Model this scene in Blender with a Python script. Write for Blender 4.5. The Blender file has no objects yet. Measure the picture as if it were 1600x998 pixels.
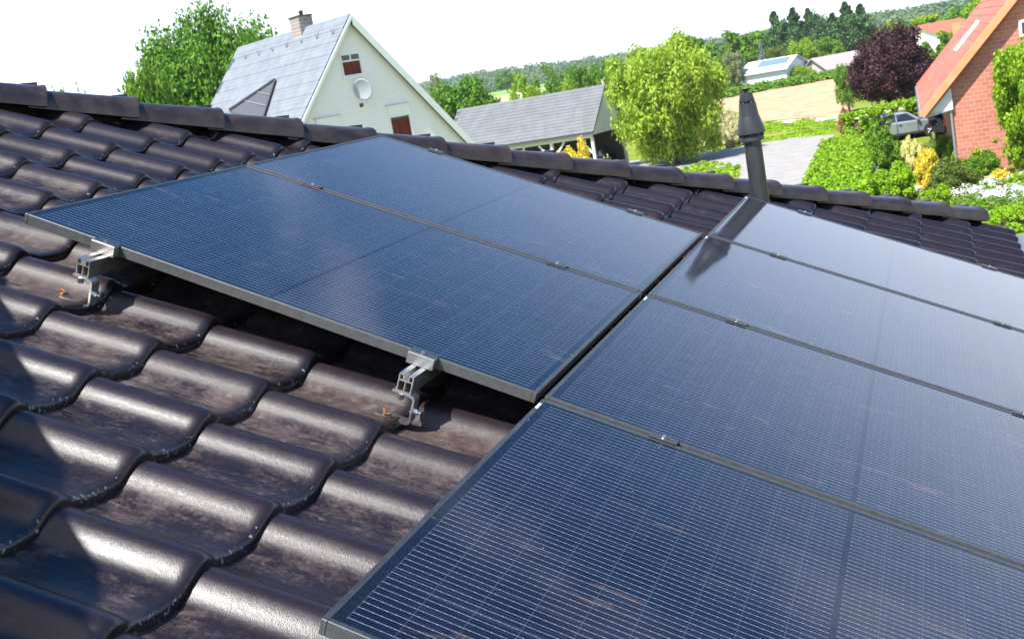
import bpy, bmesh, math, random
import numpy as np
from mathutils import Vector, Matrix
sc = bpy.context.scene
col = sc.collection
R = math.radians
# ------------------------------------------------------------------ camera
CAM = Vector((-1.4775287, -0.9475463, 6.4))
RIGHT = Vector((0.3181335, -0.9321193, -0.1730452)); DOWN = Vector((-0.2325675, 0.1002199, -0.9674029)); FWD = Vector((0.9190775, 0.3480080, -0.1848974))
FPX = 1885.0
cd = bpy.data.cameras.new('camera'); cd.sensor_width = 36; cd.lens = FPX / 1600 * 36; cd.clip_start = .05; cd.clip_end = 6000
cam = bpy.data.objects.new('camera', cd); col.objects.link(cam); sc.camera = cam
M3 = Matrix((RIGHT, -DOWN, -FWD)).transposed(); M3 = M3.to_4x4(); M3.translation = CAM; cam.matrix_world = M3
cd.dof.use_dof = True; cd.dof.focus_distance = 3.0; cd.dof.aperture_fstop = 16
# ------------------------------------------------------------------ world, sun, exposure
SUN = Vector((-0.50, 0.23, 0.84)).normalized()
el = math.asin(SUN.z); az = math.atan2(SUN.x, SUN.y)
w = bpy.data.worlds.new('World'); sc.world = w; w.use_nodes = True
nt = w.node_tree; bg = nt.nodes['Background']
sky = nt.nodes.new('ShaderNodeTexSky'); sky.sky_type = 'NISHITA'; sky.sun_disc = False
sky.sun_elevation = el; sky.sun_rotation = az; sky.air_density = 1.0; sky.dust_density = 1.2; sky.ozone_density = 1.0; sky.altitude = 50
tc = nt.nodes.new('ShaderNodeTexCoord')
mp = nt.nodes.new('ShaderNodeMapping'); mp.inputs['Scale'].default_value = (1.2, 1.2, 3.2); nt.links.new(tc.outputs['Generated'], mp.inputs[0])
ns = nt.nodes.new('ShaderNodeTexNoise'); ns.inputs['Scale'].default_value = 1.6; ns.inputs['Detail'].default_value = 7; ns.inputs['Roughness'].default_value = .55
nt.links.new(mp.outputs[0], ns.inputs[0])
rp = nt.nodes.new('ShaderNodeValToRGB'); rp.color_ramp.elements[0].position = .54; rp.color_ramp.elements[1].position = .80; nt.links.new(ns.outputs[0], rp.inputs[0])
sp = nt.nodes.new('ShaderNodeSeparateXYZ'); nt.links.new(tc.outputs['Generated'], sp.inputs[0])
hz = nt.nodes.new('ShaderNodeMapRange'); hz.inputs[1].default_value = .02; hz.inputs[2].default_value = .46; hz.inputs[3].default_value = .85; hz.inputs[4].default_value = 0; hz.interpolation_type = 'SMOOTHSTEP'
nt.links.new(sp.outputs[2], hz.inputs[0])
mxm = nt.nodes.new('ShaderNodeMath'); mxm.operation = 'MAXIMUM'; nt.links.new(rp.outputs[0], mxm.inputs[0]); nt.links.new(hz.outputs[0], mxm.inputs[1])
mx = nt.nodes.new('ShaderNodeMix'); mx.data_type = 'RGBA'; nt.links.new(mxm.outputs[0], mx.inputs[0]); nt.links.new(sky.outputs[0], mx.inputs[6]); mx.inputs[7].default_value = (9.2, 9.5, 10.6, 1)
hs = nt.nodes.new('ShaderNodeHueSaturation'); hs.inputs['Saturation'].default_value = 1.55; nt.links.new(mx.outputs[2], hs.inputs['Color']); nt.links.new(hs.outputs[0], bg.inputs[0]); bg.inputs[1].default_value = .11
sd = bpy.data.lights.new('sun', 'SUN'); sd.energy = 4.9; sd.angle = R(.53); sd.color = (1, .965, .91)
so = bpy.data.objects.new('sun', sd); col.objects.link(so); so.rotation_euler = SUN.to_track_quat('Z', 'Y').to_euler()
sc.view_settings.view_transform = 'Standard'; sc.view_settings.look = 'None'; sc.view_settings.exposure = 1.0; sc.view_settings.gamma = 1
sc.cycles.max_bounces = 6; sc.cycles.transparent_max_bounces = 4; sc.cycles.caustics_reflective = False; sc.cycles.caustics_refractive = False

# ------------------------------------------------------------------ placing by measured sight lines (photo 1600x998)
def ray(u, v): return FWD + RIGHT * ((u - 800) / FPX) + DOWN * ((v - 499) / FPX)
def G(u, v, z=0.0): d = ray(u, v); return CAM + d * ((z - CAM.z) / d.z)
def AT(u, v, dist): d = ray(u, v); return CAM + d * (dist / math.hypot(d.x, d.y))
def PJ(P): d = P - CAM; z = d.dot(FWD); return (800 + FPX * d.dot(RIGHT) / z, 499 + FPX * d.dot(DOWN) / z)

# ------------------------------------------------------------------ materials
def mat(name, color=(.5, .5, .5), rough=.6, spec=.5, metal=0, build=None):
    m = bpy.data.materials.new(name); m.use_nodes = True
    b = m.node_tree.nodes['Principled BSDF']; b.inputs['Base Color'].default_value = (*color, 1); b.inputs['Roughness'].default_value = rough
    b.inputs['Specular IOR Level'].default_value = spec; b.inputs['Metallic'].default_value = metal
    if build: build(m.node_tree, b, NB(m.node_tree))
    return m
class NB:
    def __init__(s, t): s.t = t
    def n(s, k, **kw):
        x = s.t.nodes.new(k)
        for a, v in kw.items(): setattr(x, a, v)
        return x
    def l(s, a, b): s.t.links.new(a, b)
    def coord(s, kind='pos', scale=None):
        if kind == 'pos': o = s.n('ShaderNodeNewGeometry').outputs['Position']
        else: o = s.n('ShaderNodeTexCoord').outputs['Object']
        if scale:
            m = s.n('ShaderNodeMapping'); m.inputs['Scale'].default_value = scale; s.l(o, m.inputs[0]); o = m.outputs[0]
        return o
    def noise(s, v, scale, detail=4, rough=.55, dist=0):
        x = s.n('ShaderNodeTexNoise'); x.inputs['Scale'].default_value = scale; x.inputs['Detail'].default_value = detail; x.inputs['Roughness'].default_value = rough; x.inputs['Distortion'].default_value = dist
        s.l(v, x.inputs[0]); return x.outputs[0]
    def ramp(s, f, stops):
        r = s.n('ShaderNodeValToRGB'); e = r.color_ramp.elements
        while len(e) < len(stops): e.new(.5)
        for i, (p, c) in enumerate(stops): e[i].position = p; e[i].color = (*c, 1) if hasattr(c, '__len__') else (c, c, c, 1)
        s.l(f, r.inputs[0]); return r.outputs[0]
    def mix(s, f, a, b, typ='MIX'):
        m = s.n('ShaderNodeMix', data_type='RGBA', blend_type=typ)
        for i, v in ((0, f), (6, a), (7, b)):
            if hasattr(v, 'is_linked') or hasattr(v, 'links'): s.l(v, m.inputs[i])
            else: m.inputs[i].default_value = v if i == 0 else (*v, 1)
        return m.outputs[2]
    def math(s, op, a, b=0, c=0):
        m = s.n('ShaderNodeMath', operation=op)
        for i, v in enumerate((a, b, c)):
            if hasattr(v, 'links'): s.l(v, m.inputs[i])
            else: m.inputs[i].default_value = v
        return m.outputs[0]
    def bump(s, h, b, strength=.3, dist=.01):
        x = s.n('ShaderNodeBump'); x.inputs['Strength'].default_value = strength; x.inputs['Distance'].default_value = dist; s.l(h, x.inputs['Height']); s.l(x.outputs[0], b.inputs['Normal'])
    def rnd(s): return s.n('ShaderNodeObjectInfo').outputs['Random']
    def island(s): return s.n('ShaderNodeNewGeometry').outputs['Random Per Island']
def noisy(name, c1, c2, scale, rough=.7, spec=.3, bump=0, bd=.01, kind='pos', detail=6, c3=None):
    def f(t, b, q):
        n = q.noise(q.coord(kind), scale, detail)
        st = [(.32, c1), (.68, c2)] if c3 is None else [(.3, c1), (.5, c2), (.72, c3)]
        q.l(q.ramp(n, st), b.inputs['Base Color'])
        if bump: q.bump(n, b, bump, bd)
    return mat(name, c1, rough, spec, build=f)

def b_tile(t, b, q):
    P = q.coord('pos'); O = q.coord('obj')
    base = q.ramp(q.rnd(), [(0, (.010, .007, .011)), (.5, (.014, .009, .012)), (1, (.008, .0065, .012))])
    grain = q.noise(P, 420, 2); base = q.mix(q.math('MULTIPLY', grain, .35), base, (.022, .015, .018))
    # dust lying in the pans (object y = up the slope, x = across; pan between s .35 and .95)
    sx = q.n('ShaderNodeSeparateXYZ'); q.l(O, sx.inputs[0])
    s = q.math('MULTIPLY', sx.outputs[0], -1 / .247)
    pan = q.n('ShaderNodeMapRange'); pan.interpolation_type = 'SMOOTHSTEP'; q.l(s, pan.inputs[0]); pan.inputs[1].default_value = .22; pan.inputs[2].default_value = .5; pan.inputs[3].default_value = .10; pan.inputs[4].default_value = 1
    st = q.noise(q.coord('pos', (4.5, 1.6, 1.6)), 9, 9, .68, .6)
    big = q.noise(P, 4.2, 3, .5)
    fine = q.noise(P, 95, 6, .75)
    v = q.math('ADD', q.math('MULTIPLY', st, .55), q.math('ADD', q.math('MULTIPLY', big, .5), q.math('MULTIPLY', fine, .38)))
    # more dirt up the slope behind the rails, as on the real roof
    sp = q.n('ShaderNodeSeparateXYZ'); q.l(P, sp.inputs[0])
    near = q.n('ShaderNodeMapRange'); q.l(sp.outputs[0], near.inputs[0]); near.inputs[1].default_value = .2; near.inputs[2].default_value = 1.4; near.inputs[3].default_value = 0; near.inputs[4].default_value = .17
    nr2 = q.n('ShaderNodeMapRange'); q.l(sp.outputs[0], nr2.inputs[0]); nr2.inputs[1].default_value = 1.5; nr2.inputs[2].default_value = 2.1; nr2.inputs[3].default_value = 0; nr2.inputs[4].default_value = -.22
    v = q.math('ADD', q.math('ADD', v, near.outputs[0]), nr2.outputs[0])
    d = q.n('ShaderNodeMapRange'); d.interpolation_type = 'SMOOTHSTEP'; q.l(v, d.inputs[0]); d.inputs[1].default_value = .68; d.inputs[2].default_value = .92
    fr_ = q.n('ShaderNodeMapRange'); q.l(sx.outputs[1], fr_.inputs[0]); fr_.inputs[1].default_value = .012; fr_.inputs[2].default_value = .05
    dm = q.math('MULTIPLY', q.math('MULTIPLY', q.math('MULTIPLY', d.outputs[0], pan.outputs[0]), fr_.outputs[0]), .72)
    dust = q.ramp(q.noise(P, 26, 6, .7), [(.3, (.05, .033, .028)), (.55, (.12, .086, .075)), (.75, (.26, .205, .175))])
    c = q.mix(dm, base, dust)
    # lichen crust on the lip
    lip = q.math('LESS_THAN', sx.outputs[1], .012)
    li = q.math('MULTIPLY', q.math('GREATER_THAN', q.noise(P, 90, 3, .6), .63), lip)
    li2 = q.math('MULTIPLY', li, q.math('GREATER_THAN', s, .34))
    c = q.mix(q.math('MULTIPLY', li2, .8), c, (.24, .28, .28))
    q.l(c, b.inputs['Base Color'])
    r = q.math('ADD', q.math('MULTIPLY', dm, .42), q.math('ADD', .225, q.math('MULTIPLY', fine, .2)))
    q.l(r, b.inputs['Roughness'])
    q.bump(q.math('ADD', q.math('MULTIPLY', grain, .35), q.math('ADD', q.math('MULTIPLY', fine, .6), q.math('MULTIPLY', li2, 2.2))), b, .22, .003)
    b.inputs['Coat Weight'].default_value = 0; b.inputs['Coat Roughness'].default_value = .2
M = {}
M['tile'] = mat('glazed_brown_tile', rough=.3, spec=.42, build=b_tile)
def b_cap(t, b, q):
    P = q.coord('pos'); g = q.noise(P, 240, 4, .7); n = q.noise(q.coord('pos', (1, 1, 1)), 11, 7, .65)
    base = q.ramp(q.rnd(), [(0, (.014, .009, .011)), (1, (.024, .016, .016))])
    c = q.mix(q.ramp(n, [(.42, 0), (.75, .6)]), base, (.075, .052, .042)); c = q.mix(q.math('MULTIPLY', q.math('GREATER_THAN', g, .64), .35), c, (.12, .095, .08))
    q.l(c, b.inputs['Base Color']); q.l(q.math('ADD', .22, q.math('MULTIPLY', g, .3)), b.inputs['Roughness']); q.bump(g, b, .18, .003)
M['cap'] = mat('brown_cap_tile', rough=.4, build=b_cap)
M['dark'] = noisy('dark_underlay', (.012, .011, .011), (.03, .026, .022), 12, .9, .1)
def b_alu(t, b, q):
    n = q.noise(q.coord('obj', (2, 60, 60)), 8, 3); q.l(q.math('ADD', .28, q.math('MULTIPLY', n, .2)), b.inputs['Roughness'])
    q.l(q.ramp(q.noise(q.coord('pos'), 30, 5, .7), [(.4, (.78, .78, .77)), (.75, (.55, .52, .48))]), b.inputs['Base Color'])
M['alu'] = mat('raw_aluminium', (.8, .8, .8), .35, .5, 1, b_alu)
M['steel'] = mat('steel_bolt', (.6, .6, .6), .3, .5, 1)
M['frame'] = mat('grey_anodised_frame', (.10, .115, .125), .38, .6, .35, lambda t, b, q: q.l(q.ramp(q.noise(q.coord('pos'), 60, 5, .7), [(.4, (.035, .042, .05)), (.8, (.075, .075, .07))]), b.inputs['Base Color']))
M['frame_side_lit'] = mat('sunlit_frame_side', (.25, .26, .26), .4, .5, .35, lambda t, b, q: q.l(q.ramp(q.noise(q.coord('pos'), 45, 5, .7), [(.4, (.10, .108, .11)), (.8, (.07, .066, .06))]), b.inputs['Base Color']))  # lighter copy of the frame finish, sunlight on the sides put into the colour
M['clamp'] = mat('grey_clamp', (.33, .33, .33), .35, .5, .8)
M['rust'] = noisy('dry_leaves', (.30, .10, .04), (.5, .24, .1), 60, .8)
M['sticker'] = mat('white_sticker', (.7, .78, .85), .4)
PW, PL = 1.134, 1.49     # panel width (along the eave) and length (down the slope)
def b_glass(t, b, q):
    O = q.coord('obj'); s = q.n('ShaderNodeSeparateXYZ'); q.l(O, s.inputs[0]); x = s.outputs[0]; y = s.outputs[1]
    # x: 0..PW along the eave, y: 0..-PL down the slope.  60 wires, 18 cells along the length in two halves
    per = (PW - .045) / 60
    fx = q.math('FRACT', q.math('DIVIDE', q.math('SUBTRACT', x, .0225), per))
    wire = q.math('LESS_THAN', q.math('ABSOLUTE', q.math('SUBTRACT', fx, .5)), .036)
    cy = (PL - .06) / 18
    fy = q.math('FRACT', q.math('DIVIDE', q.math('ADD', y, .03), -cy))
    edge = q.math('LESS_THAN', q.math('ABSOLUTE', q.math('SUBTRACT', fy, .5)), .485)
    gapy = q.math('SUBTRACT', 1, edge)
    fc = q.math('FRACT', q.math('DIVIDE', q.math('SUBTRACT', x, .0225), per * 10))
    gapx = q.math('GREATER_THAN', q.math('ABSOLUTE', q.math('SUBTRACT', fc, .5)), .4945)
    mid = q.math('LESS_THAN', q.math('ABSOLUTE', q.math('ADD', y, PL / 2)), .0065)
    inx = q.math('LESS_THAN', q.math('ABSOLUTE', q.math('SUBTRACT', x, PW / 2)), PW / 2 - .025)
    iny = q.math('LESS_THAN', q.math('ABSOLUTE', q.math('ADD', y, PL / 2)), PL / 2 - .029)
    ins = q.math('MULTIPLY', q.math('MULTIPLY', inx, iny), q.math('SUBTRACT', 1, mid))
    P = q.coord('pos')
    cell = q.ramp(q.noise(P, 5, 4), [(.35, (.004, .0035, .008)), (.65, (.007, .0065, .015))])
    c = q.mix(q.math('MULTIPLY', q.math('MAXIMUM', gapy, gapx), ins), cell, (.022, .028, .042))
    # each wire has brighter solder pads
    pad = q.math('LESS_THAN', q.math('ABSOLUTE', q.math('SUBTRACT', q.math('FRACT', q.math('DIVIDE', y, cy / 5)), .5)), .09)
    wc = q.mix(pad, (.20, .23, .29), (.36, .42, .52))
    wv = q.noise(q.coord('obj', (40, 3, 1)), 3, 3)
    c = q.mix(q.math('MULTIPLY', q.math('MULTIPLY', wire, ins), q.math('ADD', .45, q.math('MULTIPLY', wv, .75))), c, wc)
    c = q.mix(q.math('SUBTRACT', 1, ins), c, (.005, .006, .011))
    # dust film and a few smears
    fil = q.noise(P, 210, 3, .8); big = q.noise(q.coord('pos', (1, 3.5, 1)), 2.3, 6, .6)
    c = q.mix(q.math('ADD', .010, q.math('MULTIPLY', q.math('GREATER_THAN', fil, .70), .22)), c, (.22, .20, .19))
    sm = q.noise(q.coord('pos', (4, .8, 1)), 3.1, 5, .7, 1.2)
    c = q.mix(q.ramp(sm, [(.62, 0), (.76, .24)]), c, (.46, .29, .19))
    vo = q.n('ShaderNodeTexVoronoi'); vo.inputs['Scale'].default_value = 17; q.l(P, vo.inputs[0]); spk = q.math('MULTIPLY', q.math('LESS_THAN', vo.outputs['Distance'], .035), q.math('GREATER_THAN', q.noise(P, 7, 2), .53))
    c = q.mix(q.math('MULTIPLY', spk, .6), c, (.42, .36, .28))
    rn = q.noise(q.coord('obj', (60, 1.2, 1)), 2, 3, .6); c = q.mix(q.ramp(rn, [(.55, 0), (.75, .035)]), c, (.5, .55, .65))
    q.l(c, b.inputs['Base Color'])
    q.l(q.math('ADD', .02, q.math('MULTIPLY', big, .09)), b.inputs['Roughness'])
M['glass'] = mat('cell_glass', (.01, .014, .035), .07, .5, build=b_glass)
M['plastic'] = mat('black_plastic', (.045, .05, .055), .42, .5, build=lambda t, b, q: (q.l(q.ramp(q.noise(q.coord('obj', (1, 1, .3)), 14, 5), [(.35, (.018, .021, .024)), (.7, (.042, .046, .048))]), b.inputs['Base Color'])))
M['white_paint'] = noisy('white_paint', (.74, .75, .74), (.80, .81, .80), 3, .5)
M['pale_blue'] = noisy('pale_trim', (.60, .66, .70), (.70, .75, .78), 3, .5)
M['zinc'] = mat('zinc', (.35, .38, .42), .4, .5, .5)
M['curtain'] = mat('red_curtain', (.30, .05, .03), .9, .1, build=lambda t, b, q: q.l(q.mix(q.ramp(q.noise(q.coord('obj', (30, 30, .5)), 1, 2), [(.42, 0), (.55, 1)]), (.20, .055, .035), (.08, .02, .015)), b.inputs['Base Color']))
M['pane'] = mat('window_glass', (.02, .03, .045), .05, .6)
def b_slate(t, b, q):
    c = q.ramp(q.noise(q.coord('pos'), 2.2, 5), [(.35, (.17, .19, .215)), (.65, (.21, .235, .26))]); sx = q.n('ShaderNodeSeparateXYZ'); q.l(q.coord('obj'), sx.inputs[0])
    a = q.math('LESS_THAN', q.math('FRACT', q.math('MULTIPLY', sx.outputs[0], 9.05)), .13); row = q.math('FLOOR', q.math('MULTIPLY', sx.outputs[0], 9.05))
    d = q.math('LESS_THAN', q.math('FRACT', q.math('ADD', q.math('MULTIPLY', sx.outputs[1], 7), q.math('MULTIPLY', row, .5))), .10)
    q.l(q.mix(q.math('MULTIPLY', q.math('MAXIMUM', a, d), .5), c, (.09, .10, .12)), b.inputs['Base Color'])
M['slate'] = mat('grey_slate', (.3, .3, .3), .7, .3, build=b_slate)
M['slate2'] = mat('warm_grey_slate', (.2, .2, .2), .6, .4, build=lambda t, b, q: q.l(q.ramp(q.noise(q.coord('pos'), 1.4, 5), [(.35, (.12, .128, .135)), (.65, (.155, .163, .17))]), b.inputs['Base Color']))
M['slate_dark'] = mat('dark_slate', (.065, .07, .08), .6)
M['asphalt'] = noisy('pale_asphalt', (.27, .26, .245), (.34, .325, .305), 1.1, .9, .2, detail=9)
M['path'] = noisy('sandy_path', (.42, .36, .27), (.58, .52, .42), 1.2, .95, .1, detail=9)
M['soil'] = noisy('ploughed_soil', (.40, .24, .13), (.52, .34, .21), .35, .95, .1, c3=(.33, .20, .10), detail=12)
M['crop'] = noisy('young_crop', (.16, .30, .06), (.22, .38, .08), .05, .95, .1)
M['stubble'] = noisy('pale_stubble', (.42, .40, .18), (.5, .46, .22), .1, .95, .1)
def b_grass(t, b, q):
    P = q.coord('pos'); n = q.noise(P, .35, 9, .72); f = q.noise(P, 5, 6, .85)
    c = q.ramp(n, [(.32, (.11, .17, .012)), (.5, (.20, .25, .02)), (.66, (.33, .30, .09))]); c = q.mix(q.ramp(f, [(.3, .45), (.6, 0)]), c, (.06, .11, .015)); q.l(c, b.inputs['Base Color'])
M['grass'] = mat('grass', (.1, .2, .03), .9, .1, build=b_grass)
M['wood'] = noisy('bark', (.09, .065, .045), (.16, .12, .09), 6, .9, .1)
M['wood_white'] = noisy('white_timber', (.66, .66, .60), (.74, .74, .68), 5, .6)
M['orange_tile'] = mat('orange_tile', (.5, .2, .12), .6, .3, build=lambda t, b, q: q.l(q.ramp(q.rnd(), [(0, (.42, .115, .065)), (.5, (.48, .14, .085)), (1, (.53, .17, .10))]), b.inputs['Base Color']))
M['orange_verge'] = noisy('orange_verge', (.62, .25, .11), (.70, .31, .15), 2, .55)
M['asph_dark'] = mat('black_rubber', (.02, .02, .02), .8)
M['chrome'] = mat('chrome', (.7, .72, .75), .12, .5, 1)
M['car_silver'] = mat('silver_blue_paint', (.30, .34, .41), .25, .6, .3)
M['car_black'] = mat('black_paint', (.015, .015, .018), .2, .6)
M['red'] = mat('red_plastic', (.5, .03, .03), .3, .5)
M['stone'] = noisy('pale_stone', (.45, .40, .34), (.62, .58, .50), 4, .9)
M['terracotta'] = mat('terracotta', (.5, .22, .1), .8)
def b_brick(c1, c2, mortar, bw=.25, bh=.0833, nm='brick'):
    def f(t, b, q):
        x = q.n('ShaderNodeTexBrick'); O = q.coord('obj'); m = q.n('ShaderNodeMapping'); q.l(O, m.inputs[0]); m.inputs['Rotation'].default_value = (R(90), 0, 0); q.l(m.outputs[0], x.inputs[0])
        x.inputs['Scale'].default_value = 1; x.inputs['Brick Width'].default_value = bw; x.inputs['Row Height'].default_value = bh; x.inputs['Mortar Size'].default_value = .008; x.inputs['Color1'].default_value = (*c1, 1); x.inputs['Color2'].default_value = (*c2, 1); x.inputs['Mortar'].default_value = (*mortar, 1)
        q.l(x.outputs[0], b.inputs['Base Color']); q.bump(x.outputs['Fac'], b, -.3, .01)
    return mat(nm, c1, .8, .2, build=f)
M['cream_brick'] = b_brick((.84, .80, .84), (.87, .83, .87), (.74, .70, .72), nm='cream_brick')
M['red_brick'] = b_brick((.42, .15, .10), (.50, .20, .135), (.50, .36, .28), .30, .16, nm='red_brick')
M['chim_brick'] = b_brick((.30, .25, .23), (.22, .19, .19), (.5, .45, .4), .25, .12, nm='chimney_brick')

def leafmat(name, cs, trans=.35):
    m = bpy.data.materials.new(name); m.use_nodes = True; t = m.node_tree; q = NB(t); b = t.nodes['Principled BSDF']; out = t.nodes['Material Output']
    b.inputs['Roughness'].default_value = .55; b.inputs['Specular IOR Level'].default_value = .25
    n = q.noise(q.coord('pos'), .55, 3); f = q.math('ADD', q.math('MULTIPLY', q.island(), .62), q.math('MULTIPLY', n, .42))
    c = q.ramp(f, [(.15, cs[0]), (.5, cs[1]), (.85, cs[2])]); q.l(c, b.inputs['Base Color'])
    tr = q.n('ShaderNodeBsdfTranslucent'); q.l(c, tr.inputs[0]); mm = q.n('ShaderNodeMixShader'); mm.inputs[0].default_value = trans; q.l(b.outputs[0], mm.inputs[1]); q.l(tr.outputs[0], mm.inputs[2]); q.l(mm.outputs[0], out.inputs[0])
    return m
LF = {
 'mid': leafmat('leaf_mid_green', [(.07, .15, .012), (.13, .27, .02), (.22, .40, .035)]),
 'oak': leafmat('leaf_oak_green', [(.05, .13, .012), (.10, .24, .018), (.18, .36, .03)]),
 'lime': leafmat('leaf_lime_green', [(.15, .27, .012), (.26, .43, .018), (.38, .56, .035)], .4),
 'willow': leafmat('leaf_yellow_green', [(.19, .32, .02), (.35, .50, .04), (.54, .66, .12)], .45),
 'conifer': leafmat('needle_dark_green', [(.03, .085, .025), (.06, .14, .04), (.11, .21, .06)], .15),
 'blue': leafmat('needle_blue_grey', [(.14, .2, .19), (.22, .3, .28), (.32, .4, .37)], .15),
 'olive': leafmat('leaf_olive', [(.09, .14, .02), (.14, .20, .03), (.20, .27, .05)]),
 'birch': leafmat('leaf_grey_green', [(.17, .22, .09), (.26, .31, .14), (.35, .39, .20)]),
 'copper': leafmat('leaf_copper', [(.02, .009, .013), (.05, .018, .024), (.12, .055, .055)], .2),
 'yellow': leafmat('leaf_yellow', [(.55, .42, .02), (.75, .60, .04), (.85, .76, .18)], .3),
 'cream': leafmat('leaf_cream_yellow', [(.55, .50, .10), (.75, .70, .25), (.85, .82, .45)], .3),
 'hedge': leafmat('leaf_hedge_green', [(.13, .26, .01), (.24, .43, .014), (.34, .56, .025)], .35),
 'red': leafmat('leaf_reddish', [(.35, .10, .06), (.45, .20, .12), (.35, .32, .1)]),
 'far': leafmat('leaf_far_wood', [(.09, .15, .06), (.12, .19, .075), (.16, .24, .09)], .2),
 'dry': leafmat('dry_grass_blade', [(.40, .36, .16), (.52, .46, .24), (.30, .38, .10)]),
 'white': leafmat('white_petal', [(.75, .75, .75), (.85, .85, .85), (.8, .82, .75)], .2),
}
# ------------------------------------------------------------------ mesh helpers
def link(name, me, m=None, parent=None, loc=None):
    o = bpy.data.objects.new(name, me); col.objects.link(o)
    if m and me and not me.materials:
        for x in (m if isinstance(m, (list, tuple)) else [m]): me.materials.append(x)
    if parent: o.parent = parent
    if loc is not None: o.location = loc
    return o
def tag(o, label, cat, group=None):
    o['label'] = label; o['category'] = cat
    if group: o['group'] = group
    return o
def empty(name, label, cat, loc=(0, 0, 0), rot=(0, 0, 0), group=None):
    o = bpy.data.objects.new(name, None); col.objects.link(o); o.location = loc; o.rotation_euler = rot; o.empty_display_size = .1
    return tag(o, label, cat, group)
class MB:
    def __init__(s): s.v = []; s.f = []; s.mi = []
    def add(s, vs, fs, mi=0):
        o = len(s.v); s.v += [tuple(v) for v in vs]; s.f += [tuple(i + o for i in f) for f in fs]; s.mi += [mi] * len(fs); return s
    def hexa(s, p, mi=0):   # 8 points: bottom 4, top 4
        return s.add(p, [(3, 2, 1, 0), (4, 5, 6, 7), (0, 1, 5, 4), (1, 2, 6, 5), (2, 3, 7, 6), (3, 0, 4, 7)], mi)
    def box(s, a, b, mi=0):
        x0, y0, z0 = a; x1, y1, z1 = b
        return s.hexa([(x0, y0, z0), (x1, y0, z0), (x1, y1, z0), (x0, y1, z0), (x0, y0, z1), (x1, y0, z1), (x1, y1, z1), (x0, y1, z1)], mi)
    def beam(s, A, B, wd, ht, up=Vector((0, 0, 1)), mi=0):
        A = Vector(A); B = Vector(B); d = (B - A).normalized(); sx = d.cross(up)
        sx = sx.normalized() if sx.length > 1e-6 else Vector((1, 0, 0)); uz = sx.cross(d).normalized(); sx = sx * wd / 2; uz = uz * ht / 2
        return s.hexa([A - sx - uz, B - sx - uz, B + sx - uz, A + sx - uz, A - sx + uz, B - sx + uz, B + sx + uz, A + sx + uz], mi)
    def tube(s, pts, rs, n=10, mi=0, cap=True):
        k = len(s.v); pts = [Vector(p) for p in pts]
        for i, p in enumerate(pts):
            d = (pts[min(i + 1, len(pts) - 1)] - pts[max(i - 1, 0)]).normalized(); a = d.cross(Vector((0, 0, 1)))
            a = a.normalized() if a.length > 1e-3 else Vector((1, 0, 0)); c = d.cross(a)
            for j in range(n): t = 2 * math.pi * j / n; s.v.append(tuple(p + (a * math.cos(t) + c * math.sin(t)) * rs[i]))
        for i in range(len(pts) - 1):
            for j in range(n): s.f.append((k + i * n + j, k + i * n + (j + 1) % n, k + (i + 1) * n + (j + 1) % n, k + (i + 1) * n + j)); s.mi.append(mi)
        if cap:
            s.f.append(tuple(k + j for j in range(n))[::-1]); s.f.append(tuple(k + (len(pts) - 1) * n + j for j in range(n))); s.mi += [mi, mi]
        return s
    def lathe(s, prof, n=32, mi=0):   # [(r, z)]
        k = len(s.v)
        for r, z in prof:
            for j in range(n): t = 2 * math.pi * j / n; s.v.append((r * math.cos(t), r * math.sin(t), z))
        for i in range(len(prof) - 1):
            for j in range(n): s.f.append((k + i * n + j, k + i * n + (j + 1) % n, k + (i + 1) * n + (j + 1) % n, k + (i + 1) * n + j)); s.mi.append(mi)
        return s
    def prism(s, poly, d, mi=0):  # poly: 3d points, d: extrude vector
        n = len(poly); P = [Vector(p) for p in poly]; d = Vector(d)
        return s.add(P + [p + d for p in P], [tuple(range(n))[::-1], tuple(range(n, 2 * n))] + [(i, (i + 1) % n, n + (i + 1) % n, n + i) for i in range(n)], mi)
    def mesh(s, name, smooth=False):
        me = bpy.data.meshes.new(name); me.from_pydata(s.v, [], s.f); me.update()
        bm = bmesh.new(); bm.from_mesh(me); bmesh.ops.recalc_face_normals(bm, faces=bm.faces); bm.to_mesh(me); bm.free()
        me.polygons.foreach_set('material_index', s.mi)
        if smooth: me.polygons.foreach_set('use_smooth', [True] * len(me.polygons)); me.set_sharp_from_angle(angle=R(35))
        return me
    def build(s, name, m, parent=None, smooth=False, bevel=0, loc=None):
        me = s.mesh(name, smooth)
        if bevel:
            bm = bmesh.new(); bm.from_mesh(me); bmesh.ops.bevel(bm, geom=[e for e in bm.edges if e.is_manifold and e.calc_face_angle(0) > .5], offset=bevel, segments=1, affect='EDGES'); bm.to_mesh(me); bm.free()
        return link(name, me, m, parent, loc)
def struct(o): o['kind'] = 'structure'; return o

# ------------------------------------------------------------------ the tiled roof under the panels
TH = R(24.5); Z0 = 5.6772084
ROOFROT = (TH, 0, 0)
RM = Matrix.Rotation(TH, 3, 'X')
def P3(X, D, n=0): return RM @ Vector((X, -D, n)) + Vector((0, 0, Z0))   # roof coordinates to world
roof = empty('tiled_roof', 'dark brown glazed pantile hip roof that carries the solar panels', 'roof', (0, 0, Z0), ROOFROT)
TW, TC = .247, .303
HIPM, HIPC = 1.099, 5.403        # near flange of the hip caps: X = HIPM * D + HIPC (at n = -.10)
HIPO = .15                       # ridge of the hip lies this far beyond
def prof(s):
    xs = [-.02, 0, .05, .10, .16, .22, .28, .34, .40, .46, .60, .80, .93, 1.0, 1.05]
    ys = [-.006, 0, .0065, .0115, .0135, .0110, .0030, -.0100, -.0195, -.0235, -.0225, -.0165, -.0085, -.0050, -.0075]
    return 1.2 * float(np.interp(s, xs, ys))
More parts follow.
